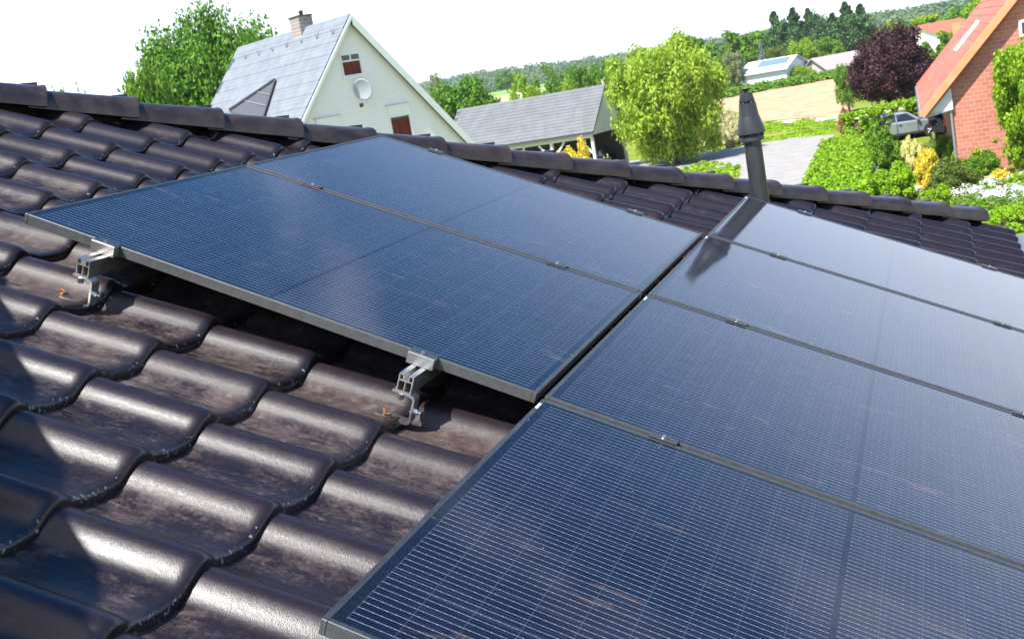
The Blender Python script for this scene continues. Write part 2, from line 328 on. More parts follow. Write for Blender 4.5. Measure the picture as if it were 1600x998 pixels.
def prof_s(s): return (prof(s - .035) + prof(s) * 2 + prof(s + .035)) / 4 if .03 < s < .98 else prof(s)
FH = .024
def tile_mesh(seed):
    rr = random.Random(seed); ss = [i / 30 * 1.05 for i in range(31)]
    ss = [-.012] + ss
    yrel = [0, .08, .22, .45, .72, 1.0]
    vs = []; rows = []
    for s in ss:
        h = prof_s(max(s, 0)) - (.004 if s < 0 else 0)
        ny = .034 if s < .3 else .034 - .014 * min(1, (s - .3) / .15)
        line = []
        line.append((0.012, h + FH - .0255)); line.append((0.0, h + FH - .0255)); 
        for y in yrel:
            yy = y * ny; dz = .0185 * (1 - math.sqrt(max(0, 1 - (1 - y) ** 2)))
            line.append((yy, h + FH * (1 - yy / TC) - dz))
        for yy in (.08, .16, .24, .345): line.append((yy, h + FH * (1 - yy / TC)))
        rows.append(len(vs)); wob = rr.uniform(-.0006, .0006)
        for yy, z in line: vs.append((-TW * s, yy, z + wob))
    n = len(line); m = MB()
    m.add(vs, [(rows[i] + j, rows[i] + j + 1, rows[i + 1] + j + 1, rows[i + 1] + j) for i in range(len(ss) - 1) for j in range(n - 1)])
    me = m.mesh('tile', True); me.materials.append(M['tile']); return me
tms = [tile_mesh(k) for k in range(4)]
rnd = random.Random(4)
TZ = -.144
def skip(X0, D0):   # wholly hidden under the arrays
    Xc = X0 - TW / 2; Dc = D0 - TC / 2
    a = 1.154 + .75 < Xc < 3.15 and -1.30 < Dc < -.2
    b = .25 < Xc < 4.35 and .30 < Dc < 1.6
    return a or b
hipa = Vector((HIPC + HIPO, 0, 0)); hipd = Vector((HIPM, -1, 0)).normalized(); hipn = Vector((hipd.y, -hipd.x, 0)); 
if hipn.x < 0: hipn = -hipn
ntile = 0
for kd in range(-11, 6):
    D0 = .001 + kd * TC
    for kx in range(-5, 29):
        X0 = -.025 + kx * TW
        if skip(X0, D0): continue
        hx = HIPM * (D0 - TC) + HIPC + HIPO
        if X0 - TW > HIPM * D0 + HIPC + HIPO: continue
        u, v = PJ(P3(X0 - TW / 2, D0 - .1, TZ))
        u2, v2 = PJ(P3(X0, D0, TZ)); u3, v3 = PJ(P3(X0 - TW, D0 - TC, TZ))
        dd = (P3(X0, D0, TZ) - CAM).dot(FWD)
        if dd < .3 or max(u, u2, u3) < -120 or min(u, u2, u3) > 1720 or min(v, v2, v3) > 1120: continue
        me = tms[rnd.randrange(4)]
        if X0 > HIPM * (D0 - .35) + HIPC + HIPO - .02:
            bm = bmesh.new(); bm.from_mesh(me)
            loc = Vector((X0, -D0, 0)); bmesh.ops.bisect_plane(bm, geom=bm.verts[:] + bm.edges[:] + bm.faces[:], plane_co=Vector((hipa.x, 0, 0)) - loc, plane_no=hipn, clear_outer=True)
            if not bm.faces: bm.free(); continue
            me = bpy.data.meshes.new('tile'); bm.to_mesh(me); bm.free(); me.materials.append(M['tile'])
        o = link('tile', me, None, roof, (X0 + rnd.uniform(-.0015, .0015), -D0 + rnd.uniform(-.0025, .0025), TZ + rnd.uniform(-.0008, .0008)))
        o.rotation_euler = (rnd.uniform(-.002, .002), rnd.uniform(-.004, .004), rnd.uniform(-.005, .005)); ntile += 1
print('tiles', ntile)
# deck below the tiles, other side of the hip, walls of the house
hipz = -.14
def hp(D, off=HIPO): return (HIPM * D + HIPC + off, -D, 0)
d0, d1 = -4.6, 1.50
deck = MB().prism([(-3.5, -d1, -.215), (HIPM * d1 + HIPC + HIPO - .02, -d1, -.215), (HIPM * d0 + HIPC + HIPO - .02, -d0, -.215), (-3.5, -d0, -.215)], (0, 0, -.03)).build('roof_deck', M['dark'], roof)
# hip direction in world and the far slope
inv = RM.transposed()
def L(v): return inv @ (Vector(v) - Vector((0, 0, Z0)))     # world to roof-local
hA = P3(HIPM * d0 + HIPC + HIPO, d0, -.13); hB = P3(HIPM * d1 + HIPC + HIPO, d1, -.13)
hdir = (hB - hA).normalized(); hh = Vector((hdir.x, hdir.y, 0)).normalized()
lat = Vector((-hh.y, hh.x, 0))
if lat.x < 0: lat = -lat          # horizontal, to the far side
# far slope: contains hip and a horizontal line mirrored to the near eave
nearh = Vector((1, 0, 0)); farh = (nearh - 2 * nearh.dot(lat) * lat).normalized()   # mirror in the vertical plane through the hip
b1 = hB - Vector((0, 0, .04)); a1 = hA - Vector((0, 0, .04)); farlow = a1 + (-farh) * 0
run = (b1 - a1)
far_eave = b1 + (farh if farh.dot(lat) > 0 else -farh) * 3.5
# take far slope as quad: hip top, hip bottom, along far eave, and its upper end
fe = (farh if farh.dot(lat) > 0 else -farh)
MB().prism([L(a1), L(b1), L(b1 + fe * 8), L(a1 + fe * 8 + Vector((0, 0, 0)))], inv @ Vector((0, 0, -.03))).build('far_slope', M['tile'], roof)
wallm = noisy('render_wall', (.6, .58, .52), (.66, .64, .58), 2, .8)
wl = MB()
eB = P3(HIPM * d1 + HIPC + HIPO, d1, -.25)
wl.prism([L(Vector((-3.5, eB.y + .45, 0.02))), L(Vector((eB.x - .45, eB.y + .45, 0.02))), L(Vector((eB.x - .45, eB.y + 5.5, 0.02))), L(Vector((-3.5, eB.y + 5.5, 0.02)))], inv @ Vector((0, 0, eB.z - .12)))
wl.build('house_wall', wallm, roof)
# eave gutter
g = MB(); gp = [(math.cos(t) * .065, math.sin(t) * .065) for t in np.linspace(math.pi, 2 * math.pi, 9)]
gv = []
for X in (-2.5, HIPM * d1 + HIPC + .25):
    for a, z in gp: w_ = P3(X, d1, -.17) + Vector((0, -.075 + a, z)); gv.append(L(w_))
g.add(gv, [(i, i + 1, 9 + i + 1, 9 + i) for i in range(8)])
go = g.build('gutter', M['zinc'], roof, True)
sm_ = go.modifiers.new('t', 'SOLIDIFY'); sm_.thickness = .004
# hip caps
capup = (Vector((0, 0, 1)) - hdir * hdir.z).normalized()
def cap_mesh(seed):
    ang = np.linspace(0, math.pi, 19); pts = []
    for t in ang: pts.append((-.128 * math.cos(t) * (1 if abs(math.cos(t)) < .999 else 1), .098 * (math.sin(t) ** .62)))
    Ls = [-.045, 0, .03, .15, .27, .325, .335, .340]; sc_ = [.84, .855, .865, .90, .94, .96, .985, .985]
    outer = []; inner = []
    m = MB(); n = len(pts); vs = []
    for x, k in zip(Ls, sc_):
        for y, z in pts: vs.append((x, y * k, z * k - .012 * (1 - k) / .14 + .001))
    N = len(Ls)
    for x, k in zip(Ls, sc_):
        for y, z in pts: vs.append((x, y * (k - .10), z * (k - .11) - .012 * (1 - k) / .14 - .002))
    f = []
    for i in range(N - 1):
        for j in range(n - 1):
            a = i * n + j; f.append((a, a + n, a + n + 1, a + 1)); b = N * n + a; f.append((b, b + 1, b + n + 1, b + n))
        for j in (0, n - 1):
            a = i * n + j; b = N * n + a; f.append((a, b, b + n, a + n))
    for i in (0, N - 1):
        for j in range(n - 1):
            a = i * n + j; b = N * n + a; f.append((a, a + 1, b + 1, b))
    m.add(vs, f); me = m.mesh('hip_cap', True); me.materials.append(M['cap']); return me
cm_ = [cap_mesh(0)]
clip_m = MB().add([(-.075, -.03, .0), (.0, -.03, .0), (.0, .03, .0), (-.075, .03, .0), (-.05, -.02, .010), (.0, -.024, .022), (.0, .024, .022), (-.05, .02, .010)], [(3, 2, 1, 0), (4, 5, 6, 7), (0, 1, 5, 4), (1, 2, 6, 5), (2, 3, 7, 6), (3, 0, 4, 7)]).mesh('cap_clip'); clip_m.materials.append(M['cap'])
CP = .2444; CP_LEN = CP * math.hypot(HIPM, 1)
bas = Matrix((hdir, lat, hdir.cross(lat))).transposed()
if bas.col[2].z < 0: bas = Matrix((hdir, -lat, hdir.cross(-lat))).transposed()
side = 1 if bas.col[1].dot(lat) > 0 else -1
locb = (inv @ bas).to_4x4()
kscale = CP_LEN / .325
for k in range(-7, 16):
    Dk = -2.343 + CP * (k - 1) + .0
    Pn = P3(HIPM * Dk + HIPC, Dk, -.10) + lat * .126
    mm = locb.copy(); mm.translation = L(Pn)
    o = link('hip_cap', cm_[0], None, roof); o.matrix_local = mm @ Matrix.Rotation(rnd.uniform(-.012, .012), 4, 'X') @ Matrix.Diagonal((kscale, 1, 1, 1))
    c = link('cap_clip', clip_m, None, o, (.325, side * .055, .087))
# closed rounded end piece of the last cap
Dk = -2.343 + CP * 15
m = MB(); pts = []
for i in range(7):
    a = i / 6 * math.pi / 2; k = math.cos(a) * .86 + .001; x = math.sin(a) * .10
    for t in np.linspace(0, math.pi, 15): pts.append((x + .0, -.128 * math.cos(t) * k, .098 * (math.sin(t) ** .62) * k + .001))
m.add(pts, [(i * 15 + j, (i + 1) * 15 + j, (i + 1) * 15 + j + 1, i * 15 + j + 1) for i in range(6) for j in range(14)])
Pn = P3(HIPM * Dk + HIPC, Dk, -.10) + lat * .126; mm = locb.copy(); mm.translation = L(Pn)
MBo = m.build('hip_end_cap', M['cap'], roof, True); MBo.matrix_local = mm
# dark closing strip below the caps
st = MB(); A = P3(HIPM * d0 + HIPC, d0, -.15) + lat * .12; B = P3(HIPM * (1.36) + HIPC, 1.36, -.15) + lat * .12
st.beam(L(A + Vector((0, 0, .0))), L(B + Vector((0, 0, .0))), .10, .10, inv @ Vector((0, 0, 1))).build('hip_batten', M['dark'], roof)

# ------------------------------------------------------------------ solar panels, rails, hooks, clamps
FT = .028
def panel_parts():
    fr = MB(); w_ = .011
    # top lip (dark) frame bars, butt-joined
    o = []
    for nm, a, b in (('x', (0, -PL, -FT), (PW, -PL + w_, 0)), ('x', (0, -w_, -FT), (PW, 0, 0)), ('y', (0, -PL + w_, -FT), (w_, -w_, 0)), ('y', (PW - w_, -PL + w_, -FT), (PW, -w_, 0))):
        m = MB().box(a, b); me = m.mesh('frame_bar')
        bm = bmesh.new(); bm.from_mesh(me); bmesh.ops.bevel(bm, geom=bm.edges[:], offset=.0012, segments=1, affect='EDGES'); bm.to_mesh(me); bm.free()
        me.materials.append(M['frame']); me.materials.append(M['frame_side_lit'])
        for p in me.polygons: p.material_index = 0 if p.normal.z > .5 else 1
        o.append(me)
    return o
bars = panel_parts()
gm = MB().box((.011, -PL + .011, -.007), (PW - .011, -.011, -.0022)).mesh('glass_sheet'); gm.materials.append(M['glass'])
bk = MB().box((.011, -PL + .011, -.0105), (PW - .011, -.011, -.0075)).mesh('back_sheet'); bk.materials.append(M['dark'])
stk = MB().box((PW - .07, -.009, .0), (PW - .035, -.003, .0006)).mesh('sticker'); stk.materials.append(M['sticker'])
GAP = .02; LD = -.0204 - PL
labels = {('r', 0): 'solar panel nearest the camera, filling the lower right corner with bright wires', ('r', 1): 'right-hand solar panel second up from the bottom edge of the photo', ('r', 2): 'right-hand solar panel with the tip of the pipe reflection, third from the bottom',
 ('r', 3): 'pale reflecting solar panel directly in front of the vent pipe', ('l', 1): 'solar panel on the two protruding rails above the bare tiles, left array', ('l', 2): 'left-array solar panel farther back whose corner touches the hip caps'}
for (sd_, k), lab in labels.items():
    D0 = 0 if sd_ == 'r' else LD
    t = empty('solar_panel', lab, 'solar panel', P3(k * (PW + GAP), D0), ROOFROT, 'solar panels on the tiled roof')
    for me in bars: link('frame_bar', me, None, t)
    link('glass_sheet', gm, None, t); link('back_sheet', bk, None, t)
    if sd_ == 'r': link('sticker', stk, None, t)
def rail(D, x0, x1, lab):
    t = empty('mounting_rail', lab, 'rail', P3(0, D), ROOFROT, 'mounting rails below the panels')
    m = MB(); a = .0195; z1 = -FT - .001; z0 = z1 - .046; th = .0032
    m.box((x0, -a, z0), (x1, -a + th, z1)); m.box((x0, a - th, z0), (x1, a, z1))       # side walls
    m.box((x0, -a + th, z1 - .003), (x1, -.0065, z1)); m.box((x0, .0065, z1 - .003), (x1, a - th, z1))   # top flanges
    m.box((x0, -.0065 - .002, z1 - .015), (x1, -.0065, z1 - .0031)); m.box((x0, .0065, z1 - .015), (x1, .0065 + .002, z1 - .0031))
    m.box((x0, -a + th, z1 - .018), (x1, a - th, z1 - .0151)); m.box((x0, -a + th, z0), (x1, a - th, z0 + th))
    m.box((x0, -.0012, z0 + th), (x1, .0012, z1 - .0181))
    m.build('rail_profile', M['alu'], t)
    return t
RL = [-1.242, -.318]; RR_ = [.30, 1.20]
rail(RL[0], 1.058, 3.50, 'aluminium rail end sticking out at the far left corner of the left array')
rail(RL[1], 1.058, 3.50, 'aluminium rail end sticking out below the left array near its lower corner')
rail(RR_[0], .02, 4.58, 'aluminium rail hidden below the right array on its upslope side')
rail(RR_[1], .02, 4.58, 'aluminium rail hidden below the right array on its downslope side')
def hook(X, D, lab):
    t = empty('roof_hook', lab, 'roof hook', P3(X, D), ROOFROT, 'steel roof hooks holding the rails')
    def strip(pts, wd, th, nm):    # pts in (y, z); ribbon of width wd along x, thickness th
        m = MB()
        for (y0, z0), (y1, z1) in zip(pts[:-1], pts[1:]):
            m.beam((0, y0, z0), (0, y1, z1), wd, th, Vector((0, -(z1 - z0), (y1 - y0))))
        o = m.build(nm, M['alu'], t); return o
    zb = -FT - .001 - .046
    import math as _m
    # rounded S: top plate under rail, leg down, foot going up-slope under the tile
    arc = [( -.010 - .020 * _m.sin(a), zb - .003 - .010 + .010 * _m.cos(a)) for a in np.linspace(0, _m.pi / 2, 5)]
    pts = [(.028, zb - .003)] + arc + [(-.030, -.142)] + [(-.030 + .010 * (1 - _m.cos(a)), -.142 - .010 * _m.sin(a)) for a in np.linspace(.2, _m.pi / 2, 4)] + [(.06, -.1530)]
    # smooth ribbon
    vs = []; th = .0055; wd = .032
    for i, (y, z) in enumerate(pts):
        a = pts[max(i - 1, 0)]; b = pts[min(i + 1, len(pts) - 1)]; d = Vector((0, b[0] - a[0], b[1] - a[1])).normalized(); nn = Vector((0, -d.z, d.y))
        for sx in (-wd / 2, wd / 2):
            for sg in (-1, 1): vs.append((sx, y + nn.y * sg * th / 2, z + nn.z * sg * th / 2))
    f = []
    for i in range(len(pts) - 1):
        a = i * 4; f += [(a, a + 4, a + 5, a + 1), (a + 2, a + 3, a + 7, a + 6), (a + 1, a + 5, a + 7, a + 3), (a, a + 2, a + 6, a + 4)]
    f += [(0, 1, 3, 2), (len(vs) - 4, len(vs) - 2, len(vs) - 1, len(vs) - 3)]
    MB().add(vs, f).build('hook_strap', M['alu'], t)
    m = MB().tube([(0, -.033, -.118), (0, -.042, -.118)], [.009, .009], 6); m.tube([(0, -.042, -.118), (0, -.050, -.118)], [.0045, .0045], 8); m.build('bolt', M['steel'], t)
    m = MB().tube([(-.012, .005, zb - .006), (-.012, .005, zb - .020)], [.008, .008], 6).build('bolt', M['steel'], t)
    return t
hook(1.075, RL[0] + .0, 'bright metal roof hook below the left rail end, with a brown leaf beside its foot')
hook(1.075, RL[1] + .0, 'bright metal roof hook below the rail end nearer the array corner')
def dryleaf(X, D, n, sc_, rz, lab):
    m = MB(); rr = random.Random(int(X * 100 + D * 37)); vs = []; N = 7
    for i in range(N):
        a = i / (N - 1); wv = math.sin(math.pi * min(a * 1.05 + .03, 1)) * .3
        for sgn in (-1, 0, 1): vs.append(((a - .5) * sc_, sgn * wv * sc_ * (1 + .3 * math.sin(i * 2.6)), sc_ * (.12 * math.sin(a * 5) + .18 * abs(sgn) * wv * 2 + rr.uniform(-.02, .02))))
    m.add(vs, [(i * 3 + j, i * 3 + 3 + j, i * 3 + 4 + j, i * 3 + 1 + j) for i in range(N - 1) for j in (0, 1)])
    o = m.build('dry_leaf', M['rust']); o.location = P3(X, D, n); o.rotation_euler = (TH + .5, .2, rz); s_ = o.modifiers.new('t', 'SOLIDIFY'); s_.thickness = .0008
    tag(o, lab, 'leaf'); return o
dryleaf(1.07, -1.30, -.145, .036, 1.0, 'curled rust-brown leaf caught beside the foot of the left roof hook')
dryleaf(1.06, -.352, -.145, .036, .6, 'curled rust-brown leaf caught inside the roof hook near the array corner')
def clamp(X, D, kind, lab):
    t = empty('panel_clamp', lab, 'clamp', P3(X, D), ROOFROT, 'clamps gripping the panel frames')
    if kind == 'mid':
        MB().box((-.0165, -.034, .0012), (.0165, .034, .0042)).build('clamp_plate', M['frame'], t, bevel=.001)
        MB().box((-.0085, -.034, -.030), (-.006, .034, .0012)).box((.006, -.034, -.030), (.0085, .034, .0012)).build('clamp_body', M['clamp'], t)
        MB().tube([(0, 0, .0042), (0, 0, .009)], [.006, .0055], 8).build('bolt', M['steel'], t)
    else:
        m = MB().box((-.024, -.036, -FT - .0005), (-.0015, .036, .0012)); m.build('clamp_body', M['clamp'], t, bevel=.001)
        MB().box((-.024, -.036, .0013), (.010, .036, .0038)).build('clamp_plate', M['frame'], t, bevel=.001)
        MB().tube([(-.013, 0, .0038), (-.013, 0, .009)], [.006, .0055], 8).build('bolt', M['steel'], t)
    return t
H = PW + GAP
cl = [(H, RL[0], 'e', 'end clamp on the front edge of the left array beside the left rail end'), (H, RL[1], 'e', 'end clamp on the left array\'s front edge above the rail end nearer the corner'),
 (2 * H - GAP / 2, RL[0], 'mid', 'clamp between the two left-array panels, nearer the bare tiles at left'), (2 * H - GAP / 2, RL[1], 'mid', 'clamp between the two left-array panels, nearer the black gap'),
 (3 * H - GAP / 2, RL[0] , 'mid', 'clamp on the back edge of the left array close to the hip caps'), (3 * H - GAP / 2, RL[1], 'mid', 'clamp on the back edge of the left array close to the black gap'),
 (H - GAP / 2, RR_[0], 'mid', 'clamp on the joint between the two lowest right-array panels'), (2 * H - GAP / 2, RR_[0], 'mid', 'clamp on the second joint of the right array from the bottom, upslope side'),
 (2 * H - GAP / 2, RR_[1], 'mid', 'clamp on the second joint of the right array, off to the right'), (3 * H - GAP / 2, RR_[0], 'mid', 'clamp on the joint below the palest panel, near the pipe reflection'), (3 * H - GAP / 2, RR_[1], 'mid', 'clamp on the joint below the palest panel, at the right border'),
 (4 * H - GAP / 2, RR_[0], 'mid', 'clamp on the top edge of the palest panel just right of the vent pipe'), (4 * H - GAP / 2, RR_[1], 'mid', 'clamp on the top edge of the palest panel at the far right tiles')]
for X, D, k, lab in cl: clamp(X, D, k, lab); print('clamp', [round(a) for a in PJ(P3(X, D))])

# ------------------------------------------------------------------ vent pipe
vp0 = P3(4.62 + .09, .02, -.15); 
best = min(((abs(PJ(P3(x / 100, y / 100, -.12))[0] - 1187) + abs(PJ(P3(x / 100, y / 100, -.12))[1] - 312), x / 100, y / 100) for x in range(455, 520) for y in range(-20, 30)))
vX, vD = 4.665, best[2]
vD = min(((abs(PJ(P3(vX, y / 200, -.16) + Vector((0, 0, .17)))[0] - 1188)), y / 200) for y in range(-60, 80))[1]
print('vent at', vX, vD, PJ(P3(vX, vD, -.02)))
vent = empty('vent_pipe', 'black plastic vent pipe with a conical cowl rising beside the hip caps', 'vent pipe', P3(vX, vD, -.16)); vent.scale = (1.06, 1.06, 1.03)
MB().lathe([(.0, -.05), (.044, -.05), (.044, .10), (.042, .101), (.041, .50), (.0, .50)], 40).build('pipe', M['plastic'], vent, True)
MB().lathe([(.034, .452), (.056, .450), (.058, .462), (.050, .480), (.044, .505), (.03, .505)], 40).build('collar', M['plastic'], vent, True)
for i in range(10):
    a = i / 10 * 2 * math.pi; c, s = math.cos(a), math.sin(a); MB().beam((c * .054, s * .054, .470), (c * .054, s * .054, .505), .004, .010, Vector((c, s, 0))).build('collar_rib', M['plastic'], vent)
MB().lathe([(.045, .488), (.067, .486), (.0675, .490), (.049, .566), (.0465, .568), (.040, .632), (.033, .633), (.028, .56)], 40).build('cowl', M['plastic'], vent, True)
MB().lathe([(.0, .63), (.0345, .641), (.035, .65), (.029, .683), (.0, .684)], 32).build('inner_cone', M['plastic'], vent, True)
for i in range(6):
    a = i / 6 * 2 * math.pi; c, s = math.cos(a), math.sin(a); MB().beam((c * .034, s * .034, .630), (c * .033, s * .033, .652), .005, .009, Vector((c, s, 0))).build('strut', M['plastic'], vent)
MB().lathe([(.0, .684), (.008, .684), (.008, .692), (.034, .700), (.0345, .702), (.0, .697)], 32).build('rain_cap', M['plastic'], vent, True)
MB().lathe([(.05, .09), (.075, .085), (.12, .02), (.12, .01), (.05, .08)], 32).build('flashing', M['plastic'], vent, True)

# ------------------------------------------------------------------ added shade block upslope, out of view (its edge shades the left tiles)
dm = empty('shade_block', 'unseen block added upslope beyond the left border, shading the leftmost tiles', 'shade block')
S = P3(.60, -1.05, -.12); LH = 1.15; c0 = S + SUN * (LH / SUN.z); ed = Vector((-.83, -.56, 0)).normalized(); inw = Vector((-.56, .83, 0)).normalized()
e0 = c0 - ed * 1.25; e1 = c0 + ed * 1.05
MB().prism([e0, e1, e1 + inw * 1.5, e0 + inw * 1.5], (0, 0, -.14)).build('shade_block_top', M['dark'], dm)
MB().prism([e0 + inw * .1 + ed * .1 - Vector((0, 0, .141)), e1 + inw * .1 - ed * .1 - Vector((0, 0, .141)), e1 + inw * 1.4 - ed * .1 - Vector((0, 0, .141)), e0 + inw * 1.4 + ed * .1 - Vector((0, 0, .141))], (0, 0, -1.6)).build('shade_block_side', M['slate_dark'], dm)

#@@BG@@
# ------------------------------------------------------------------ ground, road, field, hills
def sheet(name, pts, z, m, sub=0):
    me = bpy.data.meshes.new(name); me.from_pydata([(p[0], p[1], z) for p in pts], [], [tuple(range(len(pts)))]); me.update()
    if me.polygons[0].normal.z < 0: me.flip_normals()
    o = link(name, me, m); return struct(o)
bmg = MB(); NX, NY = 60, 60
gx = np.concatenate([np.linspace(-60, 300, 30), np.linspace(340, 2600, 20)]); gy = np.concatenate([np.linspace(-1500, -200, 12), np.linspace(-150, 300, 26), np.linspace(350, 2400, 14)])
def hz_(x, y): return 0.0
vs = [(x, y, 0) for x in gx for y in gy]; n_ = len(gy)
bmg.add(vs, [(i * n_ + j, (i + 1) * n_ + j, (i + 1) * n_ + j + 1, i * n_ + j + 1) for i in range(len(gx) - 1) for j in range(n_ - 1)])
struct(bmg.build('ground', M['grass']))
def gpts(l): return [G(u, v) for u, v in l]
sheet('road', gpts([(1145, 330), (1285, 330), (1268, 285), (1284, 250), (1303, 211), (1250, 214), (1190, 224), (1130, 234), (1060, 243), (900, 262), (880, 300), (1040, 268), (1120, 262), (1158, 262)]), .008, M['asphalt'])
sheet('field', gpts([(1112, 156), (1140, 150), (1210, 139), (1300, 122), (1330, 117), (1332, 180), (1260, 184), (1200, 189), (1160, 192)]), .012, M['soil'])
sheet('path', gpts([(1165, 193), (1200, 190.5), (1262, 185.5), (1335, 180), (1335, 175), (1420, 163), (1425, 168), (1330, 189), (1255, 192), (1190, 198), (1160, 199)]), .020, M['path'])
# fields rising towards the far wood
def slope(name, rows, m):
    vs = [p for r in rows for p in r]; n = len(rows[0]); me = MB().add(vs, [(i * n + k, i * n + k + 1, (i + 1) * n + k + 1, (i + 1) * n + k) for i in range(len(rows) - 1) for k in range(n - 1)])
    return struct(me.build(name, m, None, True))
def row_(us, f, d): return [AT(u, f(u), d) for u in us]
us_ = [640, 700, 760, 820, 880, 940, 1000]
f0 = lambda u: 169 - (u - 740) * .18; f1 = lambda u: 156 - (u - 740) * .17; f2 = lambda u: 149.5 - (u - 740) * .17
r0 = [Vector((p.x, p.y, -.2)) for p in row_(us_, f0, 190)]
ra = row_(us_, f0, 300); rb_ = row_(us_, f1, 430); rc = row_(us_, f2, 560)
slope('stubble_field', [r0, ra, rb_], M['stubble']); slope('crop_field', [rb_, rc, [p + Vector((0, 0, -8)) for p in row_(us_, f2, 640)]], M['crop'])
# crest of low hills far behind, as real terrain
def hill(name, pts, depth, m):
    # pts: (u, v_crest, dist)
    m_ = MB(); rows = []
    for u, v, d in pts:
        c = AT(u, v, d); f = Vector((c.x - CAM.x, c.y - CAM.y, 0)).normalized(); b = c - f * depth; b.z = -.5; e = c + f * depth; e.z = -.5
        mid = (b + c) / 2; mid.z = c.z * .62
        rows.append((b, mid, c, e))
    vs = [p for r in rows for p in r]
    m_.add(vs, [(i * 4 + j, i * 4 + 4 + j, i * 4 + 5 + j, i * 4 + 1 + j) for i in range(len(rows) - 1) for j in range(3)])
    return struct(m_.build(name, m, None, True))
HC = [(430, 190, 1200), (560, 168, 1200), (640, 142, 1200), (700, 128, 1150), (760, 118, 1100), (860, 106, 1050), (960, 93, 1000), (1060, 78, 950), (1160, 65, 900), (1260, 50, 860), (1350, 37, 820), (1430, 24, 800), (1500, 12, 800), (1600, -6, 780), (1750, -30, 760)]
hill('hill', HC, 260, noisy('wooded_slope', (.07, .12, .05), (.11, .17, .07), .08, .95, .1))

# ------------------------------------------------------------------ foliage
def leaves_mesh(name, centers, spread, n, size, seed, m, aspect=1.6, droop=0, up=.3, jit=.5, extra=None):
    r = np.random.default_rng(seed); C_ = np.asarray(centers, float); S_ = np.asarray(spread, float)
    k = r.integers(0, len(C_), n); d = r.normal(size=(n, 3)); d /= np.linalg.norm(d, axis=1)[:, None]
    rad = r.random(n) ** .45; p = C_[k] + d * S_[k] * rad[:, None]
    if droop: p[:, 2] -= droop * r.random(n) ** 2
    nn = d * .8 + r.normal(size=(n, 3)) * jit; nn[:, 2] += up; nn /= np.linalg.norm(nn, axis=1)[:, None]
    t = r.normal(size=(n, 3)); 
    if droop: t[:, 2] -= 2.0
    a = np.cross(nn, t); a /= np.linalg.norm(a, axis=1)[:, None]; b = np.cross(nn, a)
    s = size * (0.6 + .8 * r.random(n))[:, None]
    a = a * s * .5; b = b * s * .5 * aspect
    fold = nn * s * .12
    v = np.stack([p - b, p + a - fold * 0 , p + b, p - a], 1).reshape(-1, 3)
    me = bpy.data.meshes.new(name); me.vertices.add(4 * n); me.vertices.foreach_set('co', v.ravel())
    me.loops.add(4 * n); me.loops.foreach_set('vertex_index', np.arange(4 * n)); me.polygons.add(n)
    me.polygons.foreach_set('loop_start', np.arange(0, 4 * n, 4)); me.update(calc_edges=True); me.materials.append(m); return me
def clumps(seed, n, R_, lo=-1, shape=1.0, hole=.0, core=.32):
    # clump centres through an ellipsoid volume, denser near its skin, uneven outline
    r = np.random.default_rng(seed); out = []
    while len(out) < n:
        d = r.normal(size=3); d /= np.linalg.norm(d)
        if d[2] < lo: continue
        q = 1 + .09 * math.sin(3.1 * d[0] + seed) + .09 * math.sin(4.3 * d[1] + 2 * seed) + .08 * math.sin(5 * d[2] + seed)
        rr = (core + (1 - core) * r.random() ** .4) * q
        p = d * rr
        out.append(p * np.array(R_))
    return np.array(out)
def trunk_mesh(h, r0, seed, nlimb=6, H_=None, spread=1.0):
    m = MB(); rr = random.Random(seed); H_ = H_ or h
    m.tube([(0, 0, -.3), (0.02, 0, h * .3), (.05 * h * .2, .03, h * .7), (0, .05, H_ * .92)], [r0 * 1.25, r0, r0 * .75, r0 * .2], 8)
    for i in range(nlimb):
        a = rr.random() * 6.28; z = h * (.55 + .4 * rr.random()); l = spread * (.55 + .4 * rr.random()); e = (math.cos(a) * l, math.sin(a) * l, z + l * (.5 + .5 * rr.random()))
        m.tube([(0.02, 0.02, z), (e[0] * .5, e[1] * .5, z + (e[2] - z) * .6), e], [r0 * .45, r0 * .3, r0 * .1], 6)
    me = m.mesh('trunk', True); me.materials.append(M['wood']); return me
CACHE = {}
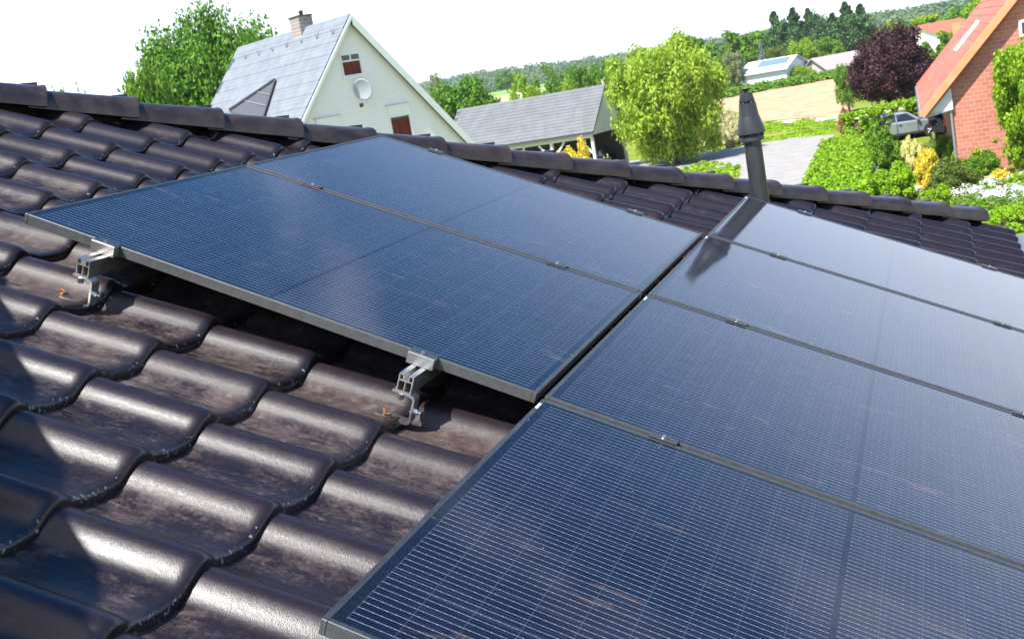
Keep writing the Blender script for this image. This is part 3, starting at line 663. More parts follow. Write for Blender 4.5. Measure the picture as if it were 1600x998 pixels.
def crown_unit(kind, variant, leafm, n=7279, size=0.031, nc=70):
    key = (kind, variant, leafm, n)
    if key in CACHE: return CACHE[key]
    if kind == 'round':
        c = clumps(variant * 7 + 3, nc, (.5, .5, .42)); c[:, 2] += .52; s = np.full((len(c), 3), .105) * np.random.default_rng(variant).uniform(.7, 1.35, (len(c), 1))
        me = leaves_mesh('crown', c, s, n, size, variant + 1, LF[leafm])
    elif kind == 'tall':
        c = clumps(variant * 5 + 1, nc, (.40, .40, .48)); c[:, 2] += .5; s = np.full((len(c), 3), .09) * np.random.default_rng(variant).uniform(.7, 1.3, (len(c), 1))
        me = leaves_mesh('crown', c, s, n, size, variant + 5, LF[leafm])
    elif kind == 'conifer':
        r = np.random.default_rng(variant + 40); cs = []; ss = []
        for i in range(nc * 2):
            z = r.random() ** .8; rad = .26 * (1 - z) ** .8 + .012; a = r.random() * 6.28; q = rad * (.35 + .75 * r.random()); cs.append((math.cos(a) * q, math.sin(a) * q, .06 + z * .94 - q * .15)); ss.append((.055 * (1.15 - z), .055 * (1.15 - z), .018))
        me = leaves_mesh('crown', cs, ss, n, size * .8, variant, LF[leafm], 2.0, .01, .2)
    elif kind == 'bush':
        c = clumps(variant * 3 + 11, nc, (.5, .5, .5), lo=-.35); c[:, 2] += .35; s = np.full((len(c), 3), .12)
        me = leaves_mesh('crown', c, s, n, size, variant + 9, LF[leafm])
    elif kind == 'weep':
        c = clumps(variant * 3 + 2, nc, (.46, .46, .48)); c[:, 2] += .53; s = np.full((len(c), 3), .085) * np.random.default_rng(variant).uniform(.7, 1.4, (len(c), 1))
        me = leaves_mesh('crown', c, s, n, size, variant + 15, LF[leafm], 2.6, .10, .1)
    CACHE[key] = me; return me
TR = {}
def tree(label, kind, variant, leafm, base, wd, ht, cat='tree', group=None, n=7279, size=0.031, nc=70, trunk=True, z0=0.0, wdy=None, crown_from=.12):
    nm = {'round': 'broadleaf_tree', 'tall': 'broadleaf_tree', 'conifer': 'conifer_tree', 'bush': 'shrub', 'weep': 'weeping_tree'}[kind]
    t = empty(nm, label, cat, base, (0, 0, variant * 1.3), group)
    o = link('crown', crown_unit(kind, variant, leafm, n, size, nc), None, t, (0, 0, ht * crown_from if kind != 'bush' else 0)); cf = 1 - (crown_from if kind != 'bush' else 0)
    o.scale = (wd, wdy or wd, ht * cf / 1.0)
    if trunk:
        if variant % 3 not in TR: TR[variant % 3] = trunk_mesh(.55, .028, variant % 3, 6, .9, .3)
        k = link('trunk', TR[variant % 3], None, t); k.scale = (ht * .9, ht * .9, ht * .95)
    return t
def ptree(label, kind, variant, leafm, u, vtop, vbot, wpx, dist, zbase=0.0, **kw):
    """crown between image rows vtop and vbot at column u, wpx wide, standing dist metres away"""
    top = AT(u, vtop, dist); pm = FPX / (top - CAM).dot(FWD); 
    base = Vector((top.x, top.y, zbase)); ht = top.z - zbase
    return tree(label, kind, variant, leafm, base, wpx / pm / .98, ht, **kw)
# willow-like yellow-green tree by the road
ptree('large yellow-green weeping tree beside the road, between carport and vent pipe', 'weep', 1, 'willow', 1031, 50, 255, 186, 77, n=52000, size=.0145, nc=140, crown_from=.03)
ptree('tall green tree rising behind the slate roof of the white house, far left', 'round', 2, 'oak', 306, 2, 200, 228, 62, n=90000, size=.0135, nc=230, crown_from=.05)
ptree('lower green shoulder tree at the left foot of the tall tree behind the slate roof', 'round', 3, 'mid', 232, 78, 200, 105, 58, n=26000, size=.020, nc=90, crown_from=.0)
for i, (u, vt, wp) in enumerate([(92, 138, 50), (122, 141, 34), (150, 146, 30)]):
    ptree(['small treetop just showing over the hip caps at far left, largest of three', 'small treetop over the hip caps, middle of the three at far left', 'smallest treetop over the hip caps, nearest the big left tree'][i], 'round', i, 'oak', u, vt, 200, wp, 120, group='treetops peeking over the hip caps', n=3300)
# trees right of the white house
ptree('dark green bushy tree touching the right slope of the white house', 'round', 4, 'oak', 705, 116, 235, 118, 105, n=19600, size=0.024, nc=90, crown_from=0)
ptree('pale feathery tree top just above the right slope of the white house', 'tall', 5, 'birch', 676, 110, 225, 48, 112, n=7279, size=0.028)
ptree('small dark tree standing alone on the green field beyond the carport roof', 'round', 0, 'oak', 788, 112, 142, 36, 440, zbase=AT(788, 148, 440).z, n=5040, size=0.039)
rowt = [(815, 117, 52, 'lime', 0), (845, 105, 50, 'mid', 1), (873, 100, 46, 'mid', 2), (903, 94, 50, 'oak', 3), (934, 90, 48, 'mid', 4), (958, 100, 42, 'oak', 1), (893, 108, 40, 'lime', 5), (985, 84, 50, 'oak', 2)]
lb = ['lime tree at the left end of the tree row over the carport roof', 'second tree from the left in the row over the carport roof', 'third tree from the left in the row over the carport roof', 'fourth and darker tree in the row over the carport roof', 'tallest tree of the row over the carport roof', 'dark tree at the carport roof\'s right end, before the yellow-green tree', 'low lime tree tucked in front of the row over the carport roof', 'dark tree half hidden behind the yellow-green tree\'s left side']
for i, (u, vt, wp, lf, va) in enumerate(rowt): ptree(lb[i], 'round', va, lf, u, vt, 190, wp, 150 + (i % 3) * 12, group='trees in the row behind the carport', n=7040, crown_from=0, trunk=False)
# trees behind the field
bt = [(1092, 62, 60, 'oak', 0, 200), (1128, 55, 64, 'mid', 1, 215), (1160, 45, 70, 'mid', 2, 220), (1190, 42, 56, 'mid', 3, 225), (1108, 88, 50, 'mid', 4, 190), (1175, 78, 56, 'oak', 5, 205)]
lb = ['dark broadleaf tree just right of the yellow-green tree on the horizon', 'broadleaf tree second on the horizon right of the yellow-green tree', 'large bright broadleaf tree in the wood behind the pipe cowl', 'broadleaf tree bordering the first dark conifer', 'lower broadleaf tree left of the grey-green birch', 'dark broadleaf tree right behind the grey-green birch']
for i, (u, vt, wp, lf, va, d) in enumerate(bt): ptree(lb[i], 'round', va, lf, u, vt, 165, wp, d, group='broadleaf trees behind the ploughed field', n=9240, crown_from=0, trunk=False, size=.048)
ptree('grey-green birch standing before the wood, directly behind the pipe cowl', 'tall', 2, 'birch', 1145, 76, 140, 40, 185, n=11760, size=0.022, crown_from=.02)
ptree('slim blue-grey spruce left of the round olive tree', 'conifer', 0, 'blue', 1187, 66, 122, 40, 192, n=5720)
ptree('round olive-green tree behind the white house with solar panels', 'round', 3, 'olive', 1212, 68, 122, 52, 200, n=11760, size=0.020, crown_from=0)
ptree('lime tree between the olive tree and the conifers', 'round', 4, 'lime', 1246, 58, 122, 42, 203, n=7040, crown_from=0)
ptree('bright green tree in front of the conifers, left of the grey-roofed cottage', 'round', 5, 'mid', 1288, 56, 118, 56, 205, n=9240, crown_from=0)
ptree('bright green shrub in front of the white house with solar panels', 'bush', 1, 'lime', 1250, 100, 128, 42, 185, cat='bush', n=5720, trunk=False)
cf = [(1208, 20, 50, 0), (1238, 14, 52, 1), (1262, 14, 46, 2), (1275, 24, 44, 0), (1300, 22, 50, 1), (1320, 4, 54, 2), (1343, 8, 50, 0), (1225, 36, 50, 2), (1252, 34, 44, 0), (1332, 24, 60, 1), (1310, 30, 50, 0), (1352, 26, 40, 2)]
for i, (u, vt, wp, va) in enumerate(cf):
    ptree(['leftmost dark conifer behind the field, alone against the sky', 'conifer second from the left against the sky', 'conifer third from the left against the sky', 'lower conifer in the dip of the conifer skyline', 'conifer left of the tallest one', 'tallest conifer of the group on the skyline', 'conifer at the right end of the skyline group', 'lower conifer in front of the leftmost two', 'lower conifer in front of the skyline\'s third tree', 'broad conifer in front of the tallest one', 'lower conifer left in front of the tallest one', 'short conifer at the right edge of the group, above the copper tree'][i], 'conifer', va, 'conifer', u, vt, 125, wp * 2.1, 225 + (i % 3) * 6, group='conifers behind the ploughed field', n=9520, size=0.034, trunk=False)
for i, (u, vt, wp, va, kk) in enumerate([(1222, 32, 70, 0, 'conifer'), (1262, 26, 72, 1, 'conifer'), (1300, 24, 74, 2, 'conifer'), (1338, 16, 72, 3, 'conifer'), (1362, 44, 44, 4, 'oak')]):
    ptree(['dark rounded tree low in the conifer group, leftmost', 'dark rounded tree low in the conifer group, second from left', 'dark rounded tree in the middle of the conifer group', 'dark rounded tree below the right end of the conifer group', 'dark green tree touching the left top of the copper tree'][i], 'round', va, kk, u, vt, 125, wp, 218, group='dark trees among the conifers', n=9000, size=.028, crown_from=0, trunk=False)
rt = [(1385, 38, 44, 'lime', 1, 210), (1420, 30, 54, 'mid', 2, 260), (1452, 20, 56, 'lime', 3, 250), (1500, 6, 60, 'mid', 4, 240), (1438, 36, 46, 'olive', 5, 190), (1530, -4, 56, 'lime', 0, 230), (1462, 55, 60, 'mid', 1, 130), (1405, 45, 40, 'mid', 4, 225), (1480, 30, 46, 'lime', 5, 205)]
lb = ['lime tree right of the conifers above the copper tree', 'green tree on the skyline right of the conifers', 'light tree on the skyline above the orange-roofed cottage', 'tree just left of the upper end of the orange roof', 'olive tree above the right side of the copper tree', 'tree partly hidden by the upper end of the orange roof', 'green tree between the copper tree and the brick house roof', 'small green tree right behind the conifers\' edge', 'lime tree left of the skyline tree by the orange roof']
for i, (u, vt, wp, lf, va, d) in enumerate(rt): ptree(lb[i], 'round', va, lf, u, vt, 120, wp, d, group='trees around the orange-roofed cottage', n=7920, crown_from=0, trunk=False, size=.048)
ptree('round dark purple copper-leaved tree standing over the clipped hedge', 'round', 1, 'copper', 1383, 46, 178, 112, 88, n=60000, size=.019, nc=240, crown_from=.08)
ptree('bright shrubby tree at the field corner left of the copper tree', 'round', 2, 'mid', 1318, 88, 180, 40, 100, n=10080, size=0.028, crown_from=0)
# forest on the far hill
fc = []; fs = []; r_ = np.random.default_rng(5)
for i in range(1500):
    j = r_.integers(0, len(HC) - 1); t = r_.random(); u = HC[j][0] + t * (HC[j + 1][0] - HC[j][0]); v = HC[j][1] + t * (HC[j + 1][1] - HC[j][1]); d = HC[j][2] + t * (HC[j + 1][2] - HC[j][2])
    q = r_.random() ** 1.3; c = AT(u, v, d); f = Vector((c.x - CAM.x, c.y - CAM.y, 0)).normalized(); p = c - f * 230 * q; z = c.z * (1 - q * .72)
    h = r_.uniform(2.5, 6); fc.append((p.x, p.y, z + h * .3)); fs.append((3.5 + h * .5, 3.5 + h * .5, h))
me = leaves_mesh('forest', fc, fs, 150000, 1.35, 3, LF['far'], 1.2)
o = link('forest', me); o['kind'] = 'stuff'; tag(o, 'far wooded ridge of pines and broadleaf trees along the horizon', 'forest')

# ------------------------------------------------------------------ white house
def frame_of(azdeg):
    a = R(azdeg); return Vector((math.cos(a), math.sin(a), 0)), Vector((-math.sin(a), math.cos(a), 0))
w_, rg = frame_of(329.0)     # w_: along the gable to the right, rg: ridge direction (away)
pk = AT(545, 23, 42); ph = R(50)
def ray_plane(u, v, P0, nrm): d = ray(u, v); t = (P0 - CAM).dot(nrm) / d.dot(nrm); return CAM + d * t
wh = empty('white_house', 'white-painted brick house with a steep grey slate roof and red curtains', 'house', (pk.x, pk.y, 0))
def loc_house(e, org, az):   # world point -> house-local (x along gable, y along ridge, z up)
    return e
whrot = math.atan2(w_.y, w_.x); wh.rotation_euler = (0, 0, whrot)
zr = pk.z; half = (zr - 2.2) / math.tan(ph)
def dn(s, k, y=0): return Vector((s * math.cos(ph) * k, y, zr - math.sin(ph) * k))   # point on the slope, k metres below the ridge
klen = half / math.cos(ph); Lr = 13.5
# ridge length from the photo: its far end sits at column 370
for q in range(60, 300):
    P = pk + rg * (q / 10)
    if PJ(P)[0] < 372: Lr = q / 10; break
print('ridge length', Lr)
MB().prism([(0, 0.12, zr - .22), dn(-1, klen - .4, .12) - Vector((0, 0, .22)), (-half + .3, .12, 0), (half - .3, .12, 0), dn(1, klen - .4, .12) - Vector((0, 0, .22))], (0, Lr - .3, 0)).build('wall', M['cream_brick'], wh)
for s in (-1, 1):
    MB().prism([dn(s, -.02, -.10), dn(s, klen, -.10), dn(s, klen, -.10) - Vector((0, 0, .16)), dn(s, -.02, -.10) - Vector((0, 0, .16))], (0, Lr + .1, 0)).build('roof', M['slate_dark'], wh)
# slates: rows laid on the left slope, each slate proud of the next (300 largest as parts, rest stay as strips)
def slope_frame(s): # origin ridge; axes: y along ridge, k down slope, n normal
    return Vector((s * math.cos(ph), 0, -math.sin(ph))), Vector((s * math.sin(ph), 0, math.cos(ph)))
dv, nv = slope_frame(-1)
cnt = 0; me_sl = None
nr, ncol = 15, 19; kh = (klen) / nr * .78; wl_ = Lr / ncol
sm = MB().prism([Vector((0, 0, 0)), Vector((0, wl_ * .99, 0)), dv * kh * 1.02 + Vector((0, wl_ * .99, 0)) + nv * .012, dv * kh * 1.02 + nv * .012], nv * .018).mesh('slate'); sm.materials.append(M['slate'])
for i in range(nr):
    for j in range(ncol):
        off = wl_ * .5 * (i % 2); y0 = -.08 + j * wl_ - off
        hf = y0 < -.12
        o = link('slate', sm, None, wh, Vector((0, -.08 if hf else y0, zr)) + dv * (.05 + i * kh) + nv * .005)
        if hf: o.scale.y = .5
MB().prism([dn(-1, -.0, -.11) + nv * .04, dn(-1, .38, -.11) + nv * .04, dn(-1, .38, -.11) + nv * .02, dn(-1, 0, -.11) + nv * .005], (0, Lr + .05, 0)).build('ridge_strip', M['slate'], wh)
# barge boards
MB().prism([dn(1, 0, -.16) + Vector((0, 0, -.02)), dn(1, klen, -.16), dn(1, klen, -.16) - Vector((0, 0, .34)), dn(1, 0, -.16) - Vector((0, 0, .36))], (0, .06, 0)).build('barge_board', M['white_paint'], wh)
MB().prism([dn(-1, 0, -.16) + Vector((0, 0, -.02)), dn(-1, klen, -.16), dn(-1, klen, -.16) - Vector((0, 0, .14)), dn(-1, 0, -.16) - Vector((0, 0, .16))], (0, .06, 0)).build('barge_board', M['pale_blue'], wh)
WI = Matrix.Rotation(-whrot, 3, 'Z')
def wl2(P, o=(0, 0, 0)): return WI @ (P - Vector((pk.x, pk.y, 0)))
def gab(u, v, off=.12): return wl2(ray_plane(u, v, pk + rg * off, rg))
def window(c, wd, hh, kind):
    x, y, z = c; y = .12
    f = MB(); t = .06
    for a, b in (((x - wd / 2, y - .035, z), (x - wd / 2 + t, y + .03, z + hh)), ((x + wd / 2 - t, y - .035, z), (x + wd / 2, y + .03, z + hh)), ((x - wd / 2 + t, y - .035, z), (x + wd / 2 - t, y + .03, z + t)), ((x - wd / 2 + t, y - .035, z + hh - t), (x + wd / 2 - t, y + .03, z + hh))): f.box(a, b)
    if kind == 1: f.box((x - wd / 2 + t, y - .034, z + hh * .64), (x + wd / 2 - t, y + .028, z + hh * .64 + .05)); f.box((x - .025, y - .033, z + hh * .64 + .05), (x + .025, y + .027, z + hh - t))
    fo = f.build('window', M['white_paint'], wh)
    MB().box((x - wd / 2 + t, y - .012, z + t), (x + wd / 2 - t, y - .006, z + hh - t)).build('pane', M['pane'] if kind == 1 else M['pane'], fo)
    cz = z + hh * .62 if kind == 1 else z + hh * .62
    MB().box((x - wd / 2 + t + .02, y - .022, z + t + .01), (x + wd / 2 - t - .02, y - .0125, z + (hh * .63 if kind == 1 else hh * .86))).build('curtain', M['curtain'], fo)
    MB().box((x - wd / 2 - .06, y - .10, z - .07), (x + wd / 2 + .06, y + .02, z - .002)).build('sill', M['white_paint'], fo)
a = gab(536, 121); b = gab(568, 118); hgt = gab(532, 84).z - a.z
window(((a.x + b.x) / 2, 0, (a.z + b.z) / 2), b.x - a.x, hgt, 1)
a = gab(611, 206); b = gab(645, 206); zt = gab(610, 182).z
window(((a.x + b.x) / 2, 0, zt - 1.15), (b.x - a.x), 1.15, 0)
def box_shutter(x0, x1, z0, z1): MB().box((x0, .06, z0), (x1, .12, z1)).build('shutter_box', M['white_paint'], wh); MB().box((x0 - .06, .05, z1 + .002), (x1 + .03, .12, z1 + .04)).build('lintel', M['stone'], wh)
box_shutter(a.x, b.x, zt + .0, gab(608, 166).z)
c0_ = gab(492, 187); c1_ = gab(530, 181); box_shutter(c0_.x, c1_.x, c0_.z - .5, (c0_.z + c1_.z) / 2)
# satellite dish (a thing of its own, fixed to the gable)
dc = gab(567, 140, -.25); P = Matrix.Rotation(whrot, 3, 'Z') @ dc + Vector((pk.x, pk.y, 0))
dsh = empty('satellite_dish', 'grey oval satellite dish on the white gable below the small window', 'satellite dish', P, (R(12), 0, whrot - R(58)))
m = MB(); pr = [(.0, .06)] + [(.38 * k / 8, .06 - .06 * (k / 8) ** 2) for k in range(1, 9)]; 
vs = []; 
for r1, dp in pr:
    for j in range(24): a = j / 24 * 6.2832; vs.append((r1 * math.cos(a) * .88, dp, r1 * math.sin(a) * .98))
m.add(vs, [(i * 24 + j, i * 24 + (j + 1) % 24, (i + 1) * 24 + (j + 1) % 24, (i + 1) * 24 + j) for i in range(8) for j in range(24)])
o = m.build('reflector', mat('dish_grey', (.33, .36, .42), .5), dsh, True); s_ = o.modifiers.new('t', 'SOLIDIFY'); s_.thickness = .01
MB().beam((0, .0, -.38), (0, -.42, -.42), .03, .03).build('arm', M['zinc'], dsh)
MB().box((-.05, -.50, -.48), (.05, -.40, -.36)).build('receiver', M['asph_dark'], dsh)
MB().tube([(0, .06, 0), (.05, .30, -.1)], [.03, .03], 8).build('mount', M['white_paint'], dsh)
MB().tube([(.12, .06, -.25), (.16, .28, -.5), (.17, .3, -.85)], [.012, .012, .012], 6).build('cable', M['white_paint'], dsh)
# snow guards and the small ridge dormer on the slate slope
for fr_ in (.05, .18, .31, .44, .57, .70, .83, .95):
    c = Vector((0, fr_ * Lr, zr)) + dv * .75 + nv * .03
    MB().add([c, c + nv * .10 - dv * .16 + Vector((0, -.10, 0)), c + nv * .1 - dv * .16 + Vector((0, -.07, 0)), c + Vector((0, .03, 0)), c + nv * .12 - dv * .16 + Vector((0, .10, 0)), c + nv * .12 - dv * .16 + Vector((0, .13, 0)), c + nv * .03], [(0, 1, 2, 3), (0, 4, 5, 3), (0, 3, 6)]).build('snow_guard', M['asph_dark'], wh)
def onslope(u, v, h=0): return wl2(ray_plane(u, v, pk + (Matrix.Rotation(whrot, 3, 'Z') @ (nv * h)), Matrix.Rotation(whrot, 3, 'Z') @ nv))
A_ = onslope(431, 126, .05); B_ = onslope(372, 181, .05); Cc = onslope(412, 188, .05); D_ = onslope(374, 137, .05)
apex = A_
drm = MB().add([D_ + nv * .02, B_ + nv * .35, A_ + nv * .02, D_ - nv * .1, B_ - nv * .1, A_ - nv * .1], [(0, 1, 2), (0, 3, 4, 1), (1, 4, 5, 2), (2, 5, 3, 0)]); drm.build('dormer_cover', M['slate'], wh)
cmn = (B_ - A_).cross(Cc - A_).normalized()
MB().prism([A_ + nv * .05, B_ + nv * .37, B_ + nv * .33 + dv * .08, Cc + nv * .03, A_ + nv * .01], dv * .02 + Vector((0, -.03, 0))).build('dormer_front', M['slate_dark'], wh)
e = MB(); e.beam(A_ + nv * .07 + Vector((0, -.04, 0)), B_ + nv * .40 + Vector((0, -.04, 0)), .06, .07).beam(A_ + nv * .05 + Vector((0, -.05, 0)), Cc + nv * .07 + Vector((0, -.05, 0)), .05, .06)
e.build('dormer_edge', mat('dark_trim', (.03, .03, .045), .5), wh)
for q in (.4, .68): 
    MB().beam((A_.lerp(B_, q)) + nv * (.06 + .3 * q) + Vector((0, -.06, 0)), A_.lerp(Cc, q * 1.0) + nv * .08 + Vector((0, -.06, 0)), .03, .03).build('dormer_bar', M['zinc'], wh)
# chimney
for q in range(200):
    if PJ(pk + rg * (q / 20))[0] < 473: break
cc = Vector((0, q / 20, 0))
ch = MB().box((-.28, cc.y - .32, zr - .8), (.28, cc.y + .32, zr + .40)).build('chimney', M['chim_brick'], wh)
MB().box((-.32, cc.y - .36, zr + .401), (.32, cc.y + .36, zr + .44)).build('chimney_slab', M['slate_dark'], ch)
MB().tube([(0, cc.y - .1, zr + .44), (0, cc.y - .1, zr + .56)], [.07, .07], 10).tube([(0, cc.y - .1, zr + .562), (0, cc.y - .1, zr + .62)], [.11, .04], 10).build('chimney_pot', M['asph_dark'], ch)
# ------------------------------------------------------------------ carport
cpk = AT(945, 132, 80)
best = None
def iang(P, Q): p_, q_ = PJ(P), PJ(Q); return math.atan2(q_[1] - p_[1], q_[0] - p_[0])
def adf(a, b): return abs((a - b + math.pi) % (2 * math.pi) - math.pi)
for a in range(240, 420):
    w2, r2 = frame_of(a)
    for p_ in range(18, 46):
        lw = cpk + (-w2 * math.cos(R(p_)) - Vector((0, 0, math.sin(R(p_))))) * 4
        sco = 2 * adf(iang(cpk, cpk + r2 * 8), math.atan2(165 - 132, 718 - 945)) + adf(iang(cpk, lw), math.atan2(204 - 132, 927 - 945)) + .5 * adf(iang(lw, lw + w2 * 3), math.atan2(-8, 30))
        if best is None or sco < best[0]: best = (sco, a, p_)
w2, r2 = frame_of(best[1]); phc = R(best[2]); print('carport az', best)
cp = empty('carport', 'long open carport with grey slate roof, white timber posts and braces', 'carport', (cpk.x, cpk.y, 0), (0, 0, math.atan2(w2.y, w2.x)))
for q in range(40, 400):
    if PJ(cpk + r2 * (q / 10))[0] < 716: break
Lc = q / 10
for q in range(10, 80):
    if PJ(cpk + (-w2 * math.cos(phc) - Vector((0, 0, math.sin(phc)))) * (q / 10))[1] > 205: break
kc = q / 10; print('carport', Lc, kc, cpk.z)
zc = cpk.z; hc = kc * math.cos(phc); ze = zc - kc * math.sin(phc)
for s in (-1, 1):
    MB().prism([(0, 0, zc), (s * hc, 0, ze), (s * hc, 0, ze - .14), (0, 0, zc - .16)], (0, Lc, 0)).build('roof', M['slate_dark'], cp)
dvc = Vector((-math.cos(phc), 0, -math.sin(phc))); nvc = Vector((-math.sin(phc), 0, math.cos(phc)))
nr = 14; ncol = 18; kh = kc / nr; wq = Lc / ncol
sm2 = MB().prism([Vector((0, 0, 0)), Vector((0, wq * .99, 0)), dvc * kh * 1.02 + Vector((0, wq * .99, 0)) + nvc * .02, dvc * kh * 1.02 + nvc * .02], nvc * .02).mesh('slate'); sm2.materials.append(M['slate2'])
for i in range(nr):
    for j in range(ncol):
        y0 = j * wq - wq * .5 * (i % 2) - .02; hf = y0 < -.03; o = link('slate', sm2, None, cp, Vector((0, -.02 if hf else y0, zc)) + dvc * (i * kh) + nvc * .004)
        if hf: o.scale.y = .5
MB().prism([(0, .15, zc - .2), (-hc + .35, .15, ze - .02), (-hc + .35, .15, ze - .2), (hc - .3, .15, ze - .2), (hc - .3, .15, ze - .02)], (0, .08, 0)).build('gable_panel', M['white_paint'], cp)
MB().box((-hc + .32, .3, ze - .38), (-hc + .5, Lc - .3, ze - .16)).build('beam', M['wood_white'], cp)
ly = [.35, .35 + Lc * .26, .35 + Lc * .52, .35 + Lc * .78, Lc - .4]
for x in (-hc + .41, hc - .41):
    for y in ly:
        MB().box((x - .09, y - .09, 0), (x + .09, y + .09, ze - .38)).build('post', M['wood_white'], cp)
        for sy in (-1, 1):
            if 0 < y + sy * 1.0 < Lc: MB().beam((x, y + sy * .09, ze - 1.35), (x, y + sy * .95, ze - .42), .10, .12).build('brace', M['wood_white'], cp)
MB().box((hc - .55, .5, 0), (hc - .35, Lc - .5, ze - .2)).build('back_wall', mat('dark_boards', (.05, .04, .035), .8), cp)
CPM = Matrix.Translation((cpk.x, cpk.y, 0)) @ Matrix.Rotation(math.atan2(w2.y, w2.x), 4, 'Z')

# ------------------------------------------------------------------ cars
def car(label, m, loc, rz, cat='car'):
    t = empty('parked_car', label, cat, loc, (0, 0, rz))
    # body profile along x (length 4.3), z up
    low = [(-2.1, .35), (-2.15, .62), (-2.08, .92), (-1.9, 1.0), (-1.2, 1.03), (.95, .98), (1.75, .88), (2.1, .70), (2.15, .42), (2.05, .28), (-2.0, .28)]
    def loft(pr, widths, nm, mt, bev=.04):
        m_ = MB(); n = len(pr)
        vs = []
        for wy in (-1, 1):
            for (x, z), wd in zip(pr, widths): vs.append((x, wy * wd, z))
        m_.add(vs, [tuple(range(n))[::-1], tuple(range(n, 2 * n))] + [(i, (i + 1) % n, n + (i + 1) % n, n + i) for i in range(n)])
        return m_.build(nm, mt, t, True, bevel=bev)
    loft(low, [.80, .84, .86, .86, .87, .87, .84, .78, .78, .8, .8], 'body', m, .06)
    cab = [(-1.95, 1.0), (-1.55, 1.42), (-1.1, 1.53), (-.1, 1.54), (.3, 1.44), (1.0, .98)]
    loft(cab, [.80, .66, .62, .62, .64, .80], 'cabin', m, .05)
    for s in (-1, 1):
        for (x0, x1, x2, x3) in ((-1.45, -.45, -.45, -1.25), (-.38, .62, .18, -.38)):
            f = lambda x, z: (x, s * (.815 - (z - 1.0) / .54 * .17 + .008), z)
            MB().add([f(x0, 1.05), f(x1, 1.05), f(x2, 1.42), f(x3, 1.42)], [(0, 1, 2, 3)]).build('side_window', M['pane'], t)
        for x in (-1.35, 1.35):
            MB().tube([(x, s * .80, .36), (x, s * .876, .36)], [.40, .40], 24).build('wheel_arch', M['asph_dark'], t, True)
            w_h = MB().tube([(x, s * .70, .33), (x, s * .90, .33)], [.33, .33], 24).build('wheel', M['asph_dark'], t, True)
            MB().tube([(x, s * .875, .33), (x, s * .903, .33)], [.22, .22], 20).build('rim', M['asph_dark'], w_h)
            for i in range(7):
                a = i / 7 * 6.283; MB().beam((x + .03 * math.cos(a), s * .907, .33 + .03 * math.sin(a)), (x + .23 * math.cos(a), s * .907, .33 + .23 * math.sin(a)), .02, .05, Vector((-math.sin(a), 0, math.cos(a)))).build('spoke', M['white_paint'], w_h)
        for x in (-.42, .68):
            MB().box((x - .012, s * .872 - .004, .38), (x + .012, s * .872 + .004, 1.0)).build('door_seam', M['asph_dark'], t)
        for x in (-.34, .76 - 1.0 - .9):
            MB().box((x, s * .878 - .012, .84), (x + .18, s * .878 + .012, .875)).build('door_handle', M['chrome'], t)
        MB().box((-.95, s * .872 - .006, .30), (.95, s * .872 + .006, .40)).build('sill_trim', M['asph_dark'], t)
        MB().box((.62, s * .96 - .08, 1.0), (.76, s * .96 + .08, 1.13)).build('wing_mirror', m, t, bevel=.02)
        MB().box((1.93, s * .55 - .16, .62), (2.12, s * .55 + .16, .76)).build('headlight', M['chrome'], t)
        MB().box((-2.15, s * .68 - .1, .72), (-2.09, s * .68 + .1, .92)).build('tail_light', M['red'], t)
    MB().add([(.36, -.58, 1.42), (.36, .58, 1.42), (1.02, .72, 1.0), (1.02, -.72, 1.0)], [(0, 1, 2, 3)]).build('windscreen', M['pane'], t, loc=(.02, 0, .02))
    MB().add([(-1.6, -.58, 1.40), (-1.6, .58, 1.40), (-1.97, .72, 1.02), (-1.97, -.72, 1.02)], [(0, 1, 2, 3)]).build('rear_window', M['pane'], t, loc=(-.02, 0, .01))
    return t
for i, y in enumerate((1.9, 4.7)):
    p_ = CPM @ Vector((.2, y, 0)); car(['black car parked in the open right bay of the carport', 'dark car parked deeper inside the carport behind the yellow shrub'][i], M['car_black'], p_, math.atan2(w2.y, w2.x) + math.pi, 'car')
pr_ = AT(968, 232, 78); pr_.z = 0
m = MB().box((-.35, -.2, .5), (.35, .2, 1.15)).box((-.5, -.08, 1.16), (.5, .08, 1.3))
tb = empty('red_barrow', 'small red garden cart between the carport and the yellow-green tree', 'cart', pr_); tb.scale = (.55, .55, .6)
MB().prism([(-.5, -.3, .6), (.5, -.3, .6), (.65, -.3, 1.25), (-.65, -.3, 1.25)], (0, .6, 0)).build('tray', M['red'], tb); MB().tube([(.2, -.05, .3), (.2, .05, .3)], [.3, .3], 16).build('wheel', M['asph_dark'], tb); MB().beam((-.5, -.25, .6), (-1.1, -.25, .9), .04, .04).beam((-.5, .25, .6), (-1.1, .25, .9), .04, .04).build('handles', M['wood_white'], tb)

# yellow shrubs near the carport
ptree('bright yellow forsythia shrub in front of the carport posts', 'bush', 2, 'yellow', 893, 206, 260, 54, 62, cat='bush', n=9520, size=0.034, trunk=False)
ptree('small yellow shrub at the right carport post', 'bush', 3, 'yellow', 944, 232, 260, 16, 66, cat='bush', n=2520, size=0.056, trunk=False)

